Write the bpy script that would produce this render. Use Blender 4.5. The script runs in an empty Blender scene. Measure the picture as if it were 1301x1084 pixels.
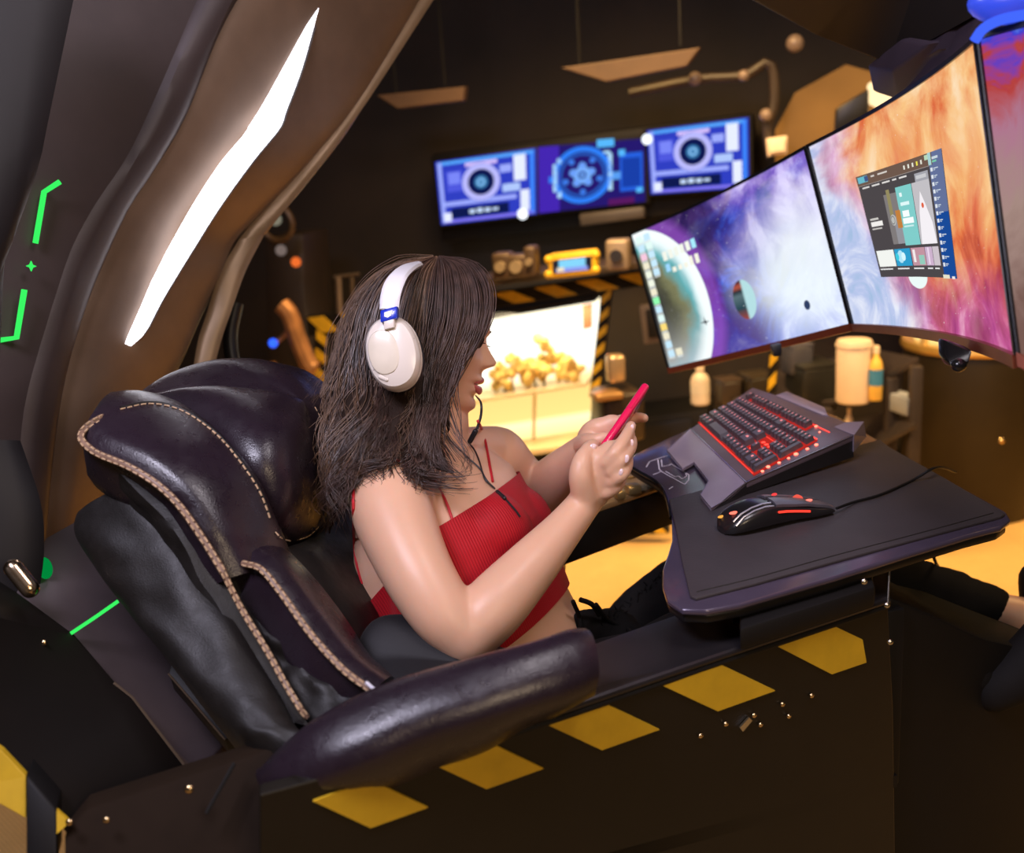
import bpy, bmesh, math, random
import numpy as np
from mathutils import Vector, Matrix, noise
from mathutils.bvhtree import BVHTree

SC = bpy.context.scene
COL = SC.collection
random.seed(7)
RNG = np.random.default_rng(7)

# ------------------------------------------------------------------ camera, world, light, exposure
F, CX, CY = 1300.0, 650.5, 542.0
CAM = Vector((0, 0, 1.42))
ROT = Matrix.Rotation(math.radians(75), 4, 'X') @ Matrix.Rotation(math.radians(-4), 4, 'Z')
cd = bpy.data.cameras.new('camera')
cam = bpy.data.objects.new('camera', cd)
cam.matrix_world = Matrix.Translation(CAM) @ ROT
cd.sensor_width = 36.0
cd.lens = 36.0 * F / 1301.0
cd.clip_start = 0.05
cd.dof.use_dof = True
cd.dof.focus_distance = 1.5
cd.dof.aperture_fstop = 3.0
COL.objects.link(cam)
SC.camera = cam
w = bpy.data.worlds.new('world')
w.use_nodes = True
w.node_tree.nodes['Background'].inputs[0].default_value = (1.0, 0.72, 0.5, 1)
w.node_tree.nodes['Background'].inputs[1].default_value = 0.04
SC.world = w
SC.view_settings.view_transform = 'Standard'
SC.view_settings.look = 'None'
SC.view_settings.gamma = 1
SC.view_settings.use_curve_mapping = False
SC.view_settings.exposure = 0.0


def area(name, loc, target, size, power, color, size_y=None, spread=180):
    l = bpy.data.lights.new(name, 'AREA')
    l.energy = power
    l.color = color
    l.size = size
    if size_y:
        l.shape = 'RECTANGLE'
        l.size_y = size_y
    l.spread = math.radians(spread)
    o = bpy.data.objects.new(name, l)
    o.location = loc
    d = Vector(target) - Vector(loc)
    o.rotation_euler = d.to_track_quat('-Z', 'Y').to_euler()
    COL.objects.link(o)
    return o


# ceiling softboxes over the cockpit and warm lamps deeper in the room, plus an added fill
area('ceiling_light_cool', (-0.75, 0.35, 2.45), (-0.1, 1.45, 0.9), 0.7, 34, (0.84, 0.80, 1.0), 0.5)
area('ceiling_light_front', (0.55, 0.75, 2.5), (0.0, 1.5, 0.8), 0.5, 11, (1.0, 0.9, 0.95), 0.5)
area('ceiling_light_warm', (0.2, 2.9, 2.35), (0.5, 3.6, 0.0), 0.9, 44, (1.0, 0.62, 0.24), 0.6, 110)
area('ceiling_light_right', (2.0, 2.6, 2.3), (1.7, 3.2, 0.0), 0.7, 34, (1.0, 0.62, 0.24), 0.7, 110)
area('fill_light_behind', (0.9, -0.9, 1.9), (0.4, 1.1, 0.7), 0.8, 15, (1.0, 0.76, 0.5), 0.6)  # added warm fill behind the camera, brightens the striped side panel


# ------------------------------------------------------------------ pixel helpers (photo traced at 1301 x 1084)
R3 = ROT.to_3x3()


def ray(px, py):
    return R3 @ Vector(((px - CX) / F, -(py - CY) / F, -1.0))


def P(px, py, d):
    return np.array(CAM + ray(px, py) * d)


def PL(pts):
    return [P(*p) for p in pts]


def Z(px, py, z):
    r = ray(px, py)
    return np.array(CAM + r * ((z - CAM.z) / r.z))


AX = math.radians(14)                       # the cockpit's heading
NS = Vector((-math.sin(AX), math.cos(AX), 0))
XD = np.array((math.cos(AX), math.sin(AX), 0.0))
YD = np.array(NS)
UP = np.array((0, 0, 1.0))


def VP(px, py, c):                          # on the upright plane beside the cockpit, c metres to the side
    r = ray(px, py)
    return np.array(CAM + r * (c / r.dot(NS)))


def PP(px, py, o, n):                       # on the plane through o with normal n
    r = ray(px, py)
    o, n = Vector(o), Vector(n)
    return np.array(CAM + r * ((o - CAM).dot(n) / r.dot(n)))


def nrm(v):
    v = np.asarray(v, float)
    return v / (np.linalg.norm(v) + 1e-12)


def cr(pts, n):
    """Catmull-Rom resample, even in arc length; accepts rows of any width"""
    p = np.asarray(pts, float)
    if len(p) == 2:
        t = np.linspace(0, 1, n)[:, None]
        return p[0] * (1 - t) + p[1] * t
    e = np.vstack([2 * p[0] - p[1], p, 2 * p[-1] - p[-2]])
    out = []
    for i in range(len(p) - 1):
        a, b, c, d = e[i:i + 4]
        for t in np.linspace(0, 1, 14, endpoint=False):
            out.append(.5 * ((2 * b) + (c - a) * t + (2 * a - 5 * b + 4 * c - d) * t * t + (3 * b - a - 3 * c + d) * t ** 3))
    out.append(p[-1])
    out = np.array(out)
    s = np.r_[0, np.cumsum(np.linalg.norm(np.diff(out[:, :3], axis=0), axis=1))]
    q = np.linspace(0, s[-1], n)
    return np.stack([np.interp(q, s, out[:, k]) for k in range(out.shape[1])], 1)


# ------------------------------------------------------------------ geometry
class G:
    def __init__(s):
        s.v, s.f, s.m, s.n = [], [], [], 0

    def add(s, vf, mi=0):
        v, f = vf
        v = np.asarray(v, float).reshape(-1, 3)
        k = s.n
        s.v.append(v)
        s.f += [tuple(int(i) + k for i in q) for q in f]
        s.m += [mi] * len(f)
        s.n += len(v)
        return s

    def get(s):
        return (np.vstack(s.v), s.f)


def join(*gs):
    g = G()
    for x in gs:
        g.add(x)
    return g.get()


def bbox(c, ax, ay, az, bev=0.0, seg=2):
    """oriented box with half-axes, edges rounded by bev"""
    c, ax, ay, az = (np.asarray(q, float) for q in (c, ax, ay, az))
    lx, ly, lz = (np.linalg.norm(q) for q in (ax, ay, az))
    bm = bmesh.new()
    bmesh.ops.create_cube(bm, size=2)
    for v in bm.verts:
        v.co = (v.co.x * lx, v.co.y * ly, v.co.z * lz)
    if bev:
        bmesh.ops.bevel(bm, geom=bm.edges[:], offset=min(bev, .95 * min(lx, ly, lz)), segments=seg, affect='EDGES', profile=.5)
    bm.verts.ensure_lookup_table()
    v = np.array([q.co for q in bm.verts])
    f = [[q.index for q in x.verts] for x in bm.faces]
    bm.free()
    v = c + v[:, :1] * nrm(ax) + v[:, 1:2] * nrm(ay) + v[:, 2:] * nrm(az)
    return v, f


def prism(poly, vec, bev=0.0, seg=2):
    """polygon (3-D, roughly flat) extruded by vec"""
    bm = bmesh.new()
    vs = [bm.verts.new(p) for p in poly]
    f0 = bm.faces.new(vs)
    r = bmesh.ops.extrude_face_region(bm, geom=[f0])
    nv = [q for q in r['geom'] if isinstance(q, bmesh.types.BMVert)]
    bmesh.ops.translate(bm, vec=Vector(vec), verts=nv)
    bmesh.ops.recalc_face_normals(bm, faces=bm.faces[:])
    if bev:
        bmesh.ops.bevel(bm, geom=bm.edges[:], offset=bev, segments=seg, affect='EDGES', profile=.5, clamp_overlap=True)
    big = [q for q in bm.faces if len(q.verts) > 4]
    bmesh.ops.triangulate(bm, faces=big)
    bm.verts.index_update()
    v = np.array([q.co for q in bm.verts])
    f = [[q.index for q in x.verts] for x in bm.faces]
    bm.free()
    return v, f


def rings(rs, cap=True, closed=False):
    n = len(rs[0])
    v = np.vstack(rs)
    f = []
    k = len(rs)
    for i in range(k if closed else k - 1):
        a, b = i * n, ((i + 1) % k) * n
        for j in range(n):
            j2 = (j + 1) % n
            f.append((a + j, a + j2, b + j2, b + j))
    if cap and not closed:
        v = np.vstack([v, rs[0].mean(0), rs[-1].mean(0)])
        c0, c1 = k * n, k * n + 1
        for j in range(n):
            j2 = (j + 1) % n
            f.append((c0, j2, j))
            f.append((c1, (k - 1) * n + j, (k - 1) * n + j2))
    return v, f


def ering(c, a, b, n=28, p=2.0):
    t = np.linspace(0, 2 * math.pi, n, endpoint=False)
    cs, sn = np.cos(t), np.sin(t)
    e = 2.0 / p
    cs, sn = np.sign(cs) * abs(cs) ** e, np.sign(sn) * abs(sn) ** e
    return np.asarray(c) + cs[:, None] * np.asarray(a) + sn[:, None] * np.asarray(b)


def frames(p):
    t = np.gradient(p, axis=0)
    t = t / (np.linalg.norm(t, axis=1)[:, None] + 1e-12)
    u = np.cross(t[0], UP)
    if np.linalg.norm(u) < .1:
        u = np.cross(t[0], (1, 0, 0))
    us = []
    for k in range(len(p)):
        u = nrm(u - t[k] * np.dot(u, t[k]))
        us.append(u)
    us = np.array(us)
    return t, us, np.cross(t, us)


def tube(path, r, n=8, res=None, cap=True):
    p = cr(path, res or max(len(path), 2)) if res else np.asarray(path, float)
    r = np.full(len(p), r) if np.isscalar(r) else np.interp(np.linspace(0, 1, len(p)), np.linspace(0, 1, len(r)), r)
    t, u, b = frames(p)
    return rings([ering(p[i], u[i] * r[i], b[i] * r[i], n) for i in range(len(p))], cap)


def limb(pts, rads, n=20, res=None, flat=None):
    """round-ended tapering limb. pts (k,3), rads (k); flat=(vector, factor) squashes the section along a vector"""
    q = cr([list(p) + [r] for p, r in zip(pts, rads)], res or 7 * (len(pts) - 1) + 1)
    p, r = q[:, :3], q[:, 3]
    t, u, b = frames(p)
    P2, R2, U2, B2 = [], [], [], []
    for s in (0.98, .9, .7, .4):
        P2.append(p[0] - t[0] * r[0] * s); R2.append(r[0] * math.sqrt(1 - s * s)); U2.append(u[0]); B2.append(b[0])
    for i in range(len(p)):
        P2.append(p[i]); R2.append(r[i]); U2.append(u[i]); B2.append(b[i])
    for s in (.4, .7, .9, .98):
        P2.append(p[-1] + t[-1] * r[-1] * s); R2.append(r[-1] * math.sqrt(1 - s * s)); U2.append(u[-1]); B2.append(b[-1])
    v, f = rings([ering(P2[i], U2[i] * R2[i], B2[i] * R2[i], n) for i in range(len(P2))])
    if flat is not None:
        k = nrm(flat[0])
        cen = np.array(P2 + [P2[0], P2[-1]])
        m = np.r_[np.repeat(np.arange(len(P2)), n), 0, len(P2) - 1]
        c = np.array(P2)[m]
        dd = v - c
        v = v - (dd @ k)[:, None] * k * (1 - flat[1])
    return v, f


def ellipsoid(c, ax, ay, az, n=24, k=14):
    th = np.linspace(0, math.pi, k + 1)[1:-1]
    rs = [ering(np.asarray(c) + np.cos(t) * np.asarray(az), np.sin(t) * np.asarray(ax), np.sin(t) * np.asarray(ay), n) for t in th]
    v, f = rings(rs)
    v[-2] = np.asarray(c) + np.asarray(az)
    v[-1] = np.asarray(c) - np.asarray(az)
    return v, f


def strip(A, B, n=30, m=10, bulge=.02, thick=.02, hint=None, p=2.4, endr=0.0, wrinkle=0.0, seed=0):
    """solid pad lofted between two edge curves: bulges by `bulge` to the hint side, by `thick` to the other"""
    if len(A) == len(B):
        q = cr(np.hstack([np.asarray(A, float), np.asarray(B, float)]), n)
        A, B = q[:, :3], q[:, 3:]
    else:
        A, B = cr(A, n), cr(B, n)
    if hint is None:
        hint = np.array(CAM) - (A.mean(0) + B.mean(0)) / 2
    hint = nrm(hint)
    T = np.gradient((A + B) / 2, axis=0)
    rs = []
    for i in range(n):
        N = np.cross(T[i], B[i] - A[i])
        N = nrm(N)
        if np.dot(N, hint) < 0:
            N = -N
        s = i / (n - 1)
        e = 1.0
        if endr:
            e = (1 - abs(2 * s - 1) ** endr) ** (1 / endr) if 0 < s < 1 else 0.02
        row = []
        for j in range(m + 1):
            t = j / m
            h = (1 - abs(2 * t - 1) ** p) ** (1 / p)
            q = A[i] + (B[i] - A[i]) * t
            wv = wrinkle * noise.noise(Vector((s * 9 + seed, t * 3, seed))) if wrinkle else 0
            row.append(q + N * (bulge * h * e + wv * h))
        for j in range(m - 1, 0, -1):
            t = j / m
            h = (1 - abs(2 * t - 1) ** p) ** (1 / p)
            row.append(A[i] + (B[i] - A[i]) * t - N * thick * h * e)
        rs.append(np.array(row))
    return rings(rs)


def puff(outline, h, back, hint=None, n=72, k=12, p=2.3, wr=0.0, seed=0, wscale=14, center=None):
    """cushion: closed outline, bulging h toward the hint side"""
    o = cr(list(outline) + [outline[0]], n + 1)[:-1]
    c = o.mean(0) if center is None else np.asarray(center)
    if hint is None:
        hint = np.array(CAM) - c
    N = np.zeros(3)
    for i in range(n):
        N += np.cross(o[i] - c, o[(i + 1) % n] - c)
    N = nrm(N)
    if np.dot(N, nrm(hint)) < 0:
        N = -N
    rs = []
    for sgn, hh in ((-1, back), (1, h)):
        ks = range(k, 0, -1) if sgn > 0 else range(1, k)
        for a in ks:
            s = math.sin(a / k * math.pi / 2)
            z = hh * (1 - s ** p) ** (1 / p) if s < 1 else 0
            r = c + (o - c) * s + N * z * sgn
            if wr and sgn > 0:
                for i in range(n):
                    r[i] += N * wr * noise.noise(Vector(r[i] * wscale) + Vector((seed, 0, 0))) * min(1, (1 - s) * 4)
            rs.append(r)
    return rings(rs)


def remesh(vf, vox, iters=4, wfn=None):
    me = bpy.data.meshes.new('tmp')
    me.from_pydata([tuple(q) for q in vf[0]], [], vf[1])
    ob = bpy.data.objects.new('tmp', me)
    COL.objects.link(ob)
    md = ob.modifiers.new('r', 'REMESH')
    md.mode = 'VOXEL'
    md.voxel_size = vox
    dg = bpy.context.evaluated_depsgraph_get()
    ev = ob.evaluated_get(dg)
    m2 = ev.to_mesh()
    n = len(m2.vertices)
    v = np.empty(n * 3); m2.vertices.foreach_get('co', v); v = v.reshape(-1, 3)
    e = np.empty(len(m2.edges) * 2, int); m2.edges.foreach_get('vertices', e); e = e.reshape(-1, 2)
    f = [tuple(q.vertices) for q in m2.polygons]
    ev.to_mesh_clear()
    bpy.data.objects.remove(ob)
    bpy.data.meshes.remove(me)
    deg = np.bincount(e.ravel(), minlength=n).astype(float)
    deg[deg == 0] = 1
    wgt = np.full(n, .6) if wfn is None else wfn(v)
    for _ in range(iters):
        s = np.stack([np.bincount(e[:, 0], v[e[:, 1], k], n) + np.bincount(e[:, 1], v[e[:, 0], k], n) for k in range(3)], 1)
        v = v + (s / deg[:, None] - v) * wgt[:, None]
    return v, f


def cut(vf, co, no):
    """drop what lies on the +no side of the plane, keep the mesh open there"""
    bm = bmesh.new()
    vs = [bm.verts.new(q) for q in vf[0]]
    for q in vf[1]:
        try:
            bm.faces.new([vs[i] for i in q])
        except ValueError:
            pass
    bmesh.ops.bisect_plane(bm, geom=bm.verts[:] + bm.edges[:] + bm.faces[:], plane_co=Vector(co), plane_no=Vector(no), clear_outer=True)
    bm.verts.index_update()
    v = np.array([q.co for q in bm.verts])
    f = [[q.index for q in x.verts] for x in bm.faces]
    bm.free()
    return v, f


# ------------------------------------------------------------------ objects
ORI = {}


def props(o, label=None, cat=None, group=None, kind=None):
    for k, v in (('label', label), ('category', cat), ('group', group), ('kind', kind)):
        if v:
            o[k] = v
    return o


def thing(name, label, cat, loc, group=None, kind=None):
    o = bpy.data.objects.new(name, None)
    o.empty_display_size = .05
    COL.objects.link(o)
    o.location = [float(q) for q in loc]
    ORI[o] = np.array(loc, float)
    return props(o, label, cat, group, kind)


def ob(name, vf, mat, parent=None, smooth=True, label=None, cat=None, group=None, kind=None, uv=None, angle=35, mi=None):
    v, f = vf if isinstance(vf, tuple) else vf.get()
    v = np.asarray(v, float)
    if parent is None:
        o0 = np.array([(v[:, 0].min() + v[:, 0].max()) / 2, (v[:, 1].min() + v[:, 1].max()) / 2, v[:, 2].min()])
    else:
        o0 = ORI[parent]
    me = bpy.data.meshes.new(name)
    me.from_pydata((v - o0).tolist(), [], [tuple(q) for q in f])
    me.validate()
    for q in (mat if isinstance(mat, (list, tuple)) else [mat]):
        me.materials.append(q)
    if mi is not None and len(mi) == len(me.polygons):
        me.polygons.foreach_set('material_index', mi)
    if uv is not None:
        lay = me.uv_layers.new(name='UVMap')
        for l in me.loops:
            lay.data[l.index].uv = uv[l.vertex_index]
    bm = bmesh.new()
    bm.from_mesh(me)
    bmesh.ops.recalc_face_normals(bm, faces=bm.faces[:])
    bm.to_mesh(me)
    bm.free()
    if smooth:
        me.polygons.foreach_set('use_smooth', [True] * len(me.polygons))
        if angle < 180:
            me.set_sharp_from_angle(angle=math.radians(angle))
    o = bpy.data.objects.new(name, me)
    COL.objects.link(o)
    ORI[o] = o0
    if parent is None:
        o.location = o0
    else:
        o.parent = parent
    return props(o, label, cat, group, kind)


# ------------------------------------------------------------------ materials
class T:
    """tiny node language: T(mat).op(...) returns sockets"""

    def __init__(s, m):
        s.m, s.n, s.l = m, m.node_tree.nodes, m.node_tree.links

    def put(s, sock, v):
        if hasattr(v, 'is_output'):
            s.l.new(v, sock)
        elif isinstance(v, (tuple, list)):
            sock.default_value = tuple(v) + ((1,) if len(sock.default_value) == 4 and len(v) == 3 else ())
        else:
            sock.default_value = v

    def math(s, op, a, b=0.0, c=0.0, clamp=False):
        d = s.n.new('ShaderNodeMath'); d.operation = op; d.use_clamp = clamp
        s.put(d.inputs[0], a); s.put(d.inputs[1], b); s.put(d.inputs[2], c)
        return d.outputs[0]

    def tc(s, k='Object'):
        return s.n.new('ShaderNodeTexCoord').outputs[k]

    def sep(s, v):
        d = s.n.new('ShaderNodeSeparateXYZ'); s.put(d.inputs[0], v); return d.outputs

    def comb(s, x, y, z=0.0):
        d = s.n.new('ShaderNodeCombineXYZ')
        for k, q in enumerate((x, y, z)):
            s.put(d.inputs[k], q)
        return d.outputs[0]

    def noise(s, v, scale, detail=4, rough=.55, dist=0.0, col=False):
        d = s.n.new('ShaderNodeTexNoise')
        s.put(d.inputs['Vector'], v)
        for k, q in (('Scale', scale), ('Detail', detail), ('Roughness', rough), ('Distortion', dist)):
            d.inputs[k].default_value = q
        return d.outputs['Color' if col else 'Fac']

    def vor(s, v, scale, feat='F1'):
        d = s.n.new('ShaderNodeTexVoronoi'); d.feature = feat
        s.put(d.inputs['Vector'], v); d.inputs['Scale'].default_value = scale
        return d.outputs['Distance']

    def ramp(s, f, stops, interp='LINEAR'):
        d = s.n.new('ShaderNodeValToRGB'); s.put(d.inputs[0], f)
        e = d.color_ramp.elements
        d.color_ramp.interpolation = interp
        while len(e) < len(stops):
            e.new(.5)
        for q, (p, c) in zip(e, stops):
            q.position = p
            q.color = (tuple(c) + (1,))[:4] if not np.isscalar(c) else (c, c, c, 1)
        return d.outputs[0]

    def mix(s, f, a, b, mode='MIX'):
        d = s.n.new('ShaderNodeMix'); d.data_type = 'RGBA'; d.blend_type = mode
        s.put(d.inputs[0], f); s.put(d.inputs[6], a); s.put(d.inputs[7], b)
        return d.outputs[2]

    def bump(s, h, strength, dist=.001):
        d = s.n.new('ShaderNodeBump')
        s.put(d.inputs['Height'], h); d.inputs['Strength'].default_value = strength; d.inputs['Distance'].default_value = dist
        return d.outputs[0]


def mat(name, col, rough=.5, metal=0.0, spec=.5, bump=None, vary=0.12, coat=0.0, emit=None, es=1.0, sss=0.0, vscale=12, sheen=0.0, trans=0.0, alpha=1.0):
    m = bpy.data.materials.new(name)
    m.use_nodes = True
    t = T(m)
    b = t.n['Principled BSDF']
    co = t.tc()
    if vary:
        f = t.noise(co, vscale, 5)
        f = t.ramp(f, [(.3, 1 - vary), (.7, 1 + vary)])
        t.put(b.inputs['Base Color'], t.mix(1.0, tuple(col), f, 'MULTIPLY'))
    else:
        b.inputs['Base Color'].default_value = tuple(col) + (1,)
    b.inputs['Roughness'].default_value = rough
    b.inputs['Metallic'].default_value = metal
    b.inputs['Specular IOR Level'].default_value = spec
    b.inputs['Coat Weight'].default_value = coat
    b.inputs['Coat Roughness'].default_value = .12
    b.inputs['Sheen Weight'].default_value = sheen
    b.inputs['Transmission Weight'].default_value = trans
    if sss:
        b.inputs['Subsurface Weight'].default_value = sss
        b.inputs['Subsurface Radius'].default_value = (1.0, .35, .2)
        b.inputs['Subsurface Scale'].default_value = .012
    if emit:
        b.inputs['Emission Color'].default_value = tuple(emit) + (1,)
        b.inputs['Emission Strength'].default_value = es
    if bump:
        sc, st, ds = bump
        h = t.noise(co, sc, 6)
        t.put(b.inputs['Normal'], t.bump(h, st, ds))
    return m


_em = {}


def em(col, s=1.0):
    k = (tuple(round(c, 3) for c in col), s)
    if k not in _em:
        m = bpy.data.materials.new('glow')
        m.use_nodes = True
        n = m.node_tree.nodes
        n.clear()
        e = n.new('ShaderNodeEmission')
        e.inputs[0].default_value = tuple(col) + (1,)
        e.inputs[1].default_value = s
        o = n.new('ShaderNodeOutputMaterial')
        m.node_tree.links.new(e.outputs[0], o.inputs[0])
        _em[k] = m
    return _em[k]


def leather(name, col, rough, wr=.6):
    m = bpy.data.materials.new(name)
    m.use_nodes = True
    t = T(m)
    b = t.n['Principled BSDF']
    co = t.tc()
    t.put(b.inputs['Base Color'], t.mix(1.0, tuple(col), t.ramp(t.noise(co, 9, 4), [(.3, .75), (.7, 1.25)]), 'MULTIPLY'))
    b.inputs['Specular IOR Level'].default_value = .55
    t.put(b.inputs['Roughness'], t.ramp(t.noise(co, 60, 5), [(.3, rough - .05), (.7, rough + .07)]))
    g = t.math('ADD', t.math('MULTIPLY', t.vor(co, 520), .35), t.math('MULTIPLY', t.noise(co, 26, 5, .6, .8), wr * 3))
    t.put(b.inputs['Normal'], t.bump(g, .35, .0016))
    return m


LEA = leather('espresso_leather', (.017, .010, .016), .29, .5)
LEAD = leather('dark_leather', (.006, .004, .003), .56, .35)
THREAD = mat('tan_thread', (.50, .33, .19), .6, vary=.3, vscale=300)
BLACK = mat('black_metal', (.012, .011, .012), .38, .3, bump=(90, .15, .001))
BLACKM = mat('matte_black', (.006, .005, .005), .6, spec=.25, bump=(220, .2, .0006))
BEAM = mat('anodised_beam', (.035, .030, .034), .36, .6, bump=(160, .1, .0005))
YELLOW = mat('hazard_yellow', (.62, .38, .015), .5, bump=(60, .15, .0006), vary=.18)
STEEL = mat('steel', (.6, .56, .5), .22, 1.0, vary=.1)
BRASS = mat('brass_bolt', (.75, .55, .3), .25, 1.0)
WHITE = mat('white_plastic', (.78, .74, .72), .3, vary=.03)

# ================================================================== SETTING
WY = math.radians(16)
WN = np.array((math.sin(WY), math.cos(WY), 0.0))
WX = np.array((math.cos(WY), -math.sin(WY), 0.0))
WO = P(650, 300, 4.5)


def BW(px, py, off=0.0):
    return PP(px, py, WO - WN * off, WN)


def carpet():
    m = bpy.data.materials.new('woven_gold_carpet'); m.use_nodes = True
    t = T(m); b = t.n['Principled BSDF']; co = t.tc()
    s = t.sep(co)
    wv = t.math('MULTIPLY', t.math('SINE', t.math('MULTIPLY', s[0], 520)), t.math('SINE', t.math('MULTIPLY', s[1], 520)))
    h = t.math('ADD', t.math('MULTIPLY', wv, .5), t.noise(co, 90, 4))
    c = t.ramp(t.noise(co, 2.2, 5), [(.3, (.50, .30, .10)), (.7, (.66, .42, .16))])
    t.put(b.inputs['Base Color'], t.mix(.25, c, t.ramp(h, [(0, .35), (1, 1)]), 'MULTIPLY'))
    b.inputs['Roughness'].default_value = .85
    t.put(b.inputs['Normal'], t.bump(h, .5, .003))
    return m


fl = ob('floor', bbox((0.4, 3.0, -.03), (4.2, 0, 0), (0, 4.2, 0), (0, 0, .03)), carpet(), smooth=False, kind='structure')
WALLM = mat('painted_dark_wall', (.015, .009, .006), .8, bump=(14, .3, .004), vary=.35, vscale=3)
TANW = mat('tan_plaster', (.20, .115, .035), .8, bump=(20, .3, .003), vary=.2, vscale=2)
wl = WO + WX * 0.2
ob('wall_back', bbox((wl[0] + WN[0] * .05, wl[1] + WN[1] * .05, 1.3), WX * 4.2, WN * .05, UP * 1.3), WALLM, smooth=False, kind='structure')
ob('wall_left', bbox((-3.3, 3.0, 1.3), (.05, 0, 0), (0, 3.6, 0), (0, 0, 1.3)), WALLM, smooth=False, kind='structure')
ob('ceiling', bbox((0.4, 3.0, 2.66), (4.2, 0, 0), (0, 4.2, 0), (0, 0, .05)), WALLM, smooth=False, kind='structure')
# warm tan wall piece at the right, behind the screens
a = [BW(985, 165, .35), BW(1010, 118, .35), BW(1075, 82, .35), BW(1240, 130, .35), BW(1240, 420, .35), BW(985, 330, .35)]
ob('wall_right', prism(a, WN * .3), TANW, smooth=False, kind='structure')
ob('trim_1', bbox((wl[0] - WN[0] * .02, wl[1] - WN[1] * .02, .06), WX * 4.2, WN * .015, UP * .06, .004), BLACK, kind='structure')

TAN = mat('tan_board', (.075, .04, .018), .6, vary=.25, vscale=5)
DUSK = mat('dusky_plastic', (.035, .022, .014), .5, vary=.3)


def wbox(pts, off, depth, bev=.004):
    return prism([BW(x, y, off) for x, y in pts], WN * depth, bev)


# hanging boards and pipes up by the ceiling
for q, lab in (([(478, 121), (590, 110), (588, 128), (505, 138)], 'tan hanging board above the leftmost blue wall screen'),
               ([(712, 86), (890, 60), (872, 84), (770, 104)], 'wide tan hanging board above the middle blue wall screen')):
    o = ob('hanging_board', wbox(q, .7, .05), TAN, smooth=False, label=lab, cat='board')
    g = G()
    for k in (0, 1):
        c = np.array(BW(q[k][0] + (25 if k == 0 else -25), q[k][1] - 2, .68))
        g.add(tube([c, c + UP * (2.6 - c[2])], .006, 6))
    ob('hanger_rod', g, BLACK, o)
t = thing('wall_pipe', 'dark bent pipe with pale joints on the wall above the right wall screen', 'pipe', BW(960, 180, .5))
ob('pipe', tube([BW(800, 118, .5), BW(885, 101, .5), BW(945, 96, .5), BW(978, 80, .5), BW(984, 130, .5), BW(975, 160, .5), BW(980, 200, .5)], .018, 10, 30), DUSK, t)
for x, y, r in ((883, 100, .024), (945, 96, .020), (973, 146, .022), (1010, 55, .03)):
    c = BW(x, y, .55)
    ob('joint', ellipsoid(c, WX * r, WN * r, UP * r, 14, 8), mat('pale_joint', (.22, .16, .13), .3), t)
o = ob('wall_box', wbox([(973, 176), (1000, 172), (1000, 195), (975, 199)], .55, .06), mat('pale_box', (.75, .6, .45), .5), label='small pale junction box on the wall right of the wall screens', cat='box')
ob('box_lid', wbox([(976, 178), (997, 175), (997, 192), (978, 195)], .57, .02, .003), mat('pale_lid', (.8, .66, .5), .4), o)
t = thing('wall_lamp', 'glowing square lamp with a black bracket above the monitors', 'lamp', BW(1110, 120, .6))
ob('lamp_shade', wbox([(1104, 104), (1160, 98), (1160, 160), (1104, 130)], .62, .1, .01), em((1.0, .72, .38), 1.6), t)
ob('bracket', wbox([(1062, 138), (1104, 112), (1104, 150), (1060, 175)], .66, .1, .008), BLACK, t)

# ------------------------------------------------------------------ the three blue wall screens
NAVY = (.01, .015, .16)


def disp(name, label, corners, off, graphic, cat='screen', group=None, case=.05, bez=.02):
    """flat display on the back wall: case > screen > picture"""
    TL, TR, BR, BL = [np.array(BW(x, y, off)) for x, y in corners]
    c = (TL + TR + BR + BL) / 4
    t = thing(name, label, cat, c - UP * .1, group)
    ob('case', prism([TL + (TL - c) * bez * 4 + WN * .003, TR + (TR - c) * bez * 4 + WN * .003, BR + (BR - c) * bez * 4 + WN * .003, BL + (BL - c) * bez * 4 + WN * .003], WN * case, .006), BLACKM, t)
    S = lambda u, v, k=0: (BL * (1 - u) + BR * u) * (1 - v) + (TL * (1 - u) + TR * u) * v - WN * (.002 + .0012 * k)
    graphic(t, S)
    return t


class Pic:
    """flat print: quads, rings and discs of even light laid on a screen surface S(u, v, layer)"""

    def __init__(s, S, asp):
        s.S, s.asp, s.g, s.mats = S, asp, G(), []

    def mi(s, c):
        m = em(c[:3], c[3] if len(c) > 3 else 1.0)
        if m not in s.mats:
            s.mats.append(m)
        return s.mats.index(m)

    def quad(s, u0, v0, u1, v1, c, k=1, n=1):
        V = []
        for i in range(n + 1):
            u = u0 + (u1 - u0) * i / n
            V += [s.S(u, v0, k), s.S(u, v1, k)]
        s.g.add((V, [(2 * i, 2 * i + 2, 2 * i + 3, 2 * i + 1) for i in range(n)]), s.mi(c))

    def poly(s, pts, c, k=1):
        s.g.add(([s.S(u, v, k) for u, v in pts], [tuple(range(len(pts)))]), s.mi(c))

    def ring(s, u, v, r0, r1, c, k=1, n=28, a0=0, a1=360):
        V, Fq = [], []
        for i in range(n + 1):
            a = math.radians(a0 + (a1 - a0) * i / n)
            for r in (r0, r1):
                V.append(s.S(u + r * math.cos(a) / s.asp, v + r * math.sin(a), k))
        s.g.add((V, [(2 * i, 2 * i + 1, 2 * i + 3, 2 * i + 2) for i in range(n)]), s.mi(c))

    def done(s, name, parent, label=None):
        return ob(name, s.g, s.mats, parent, smooth=False, mi=s.g.m, label=label)


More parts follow.
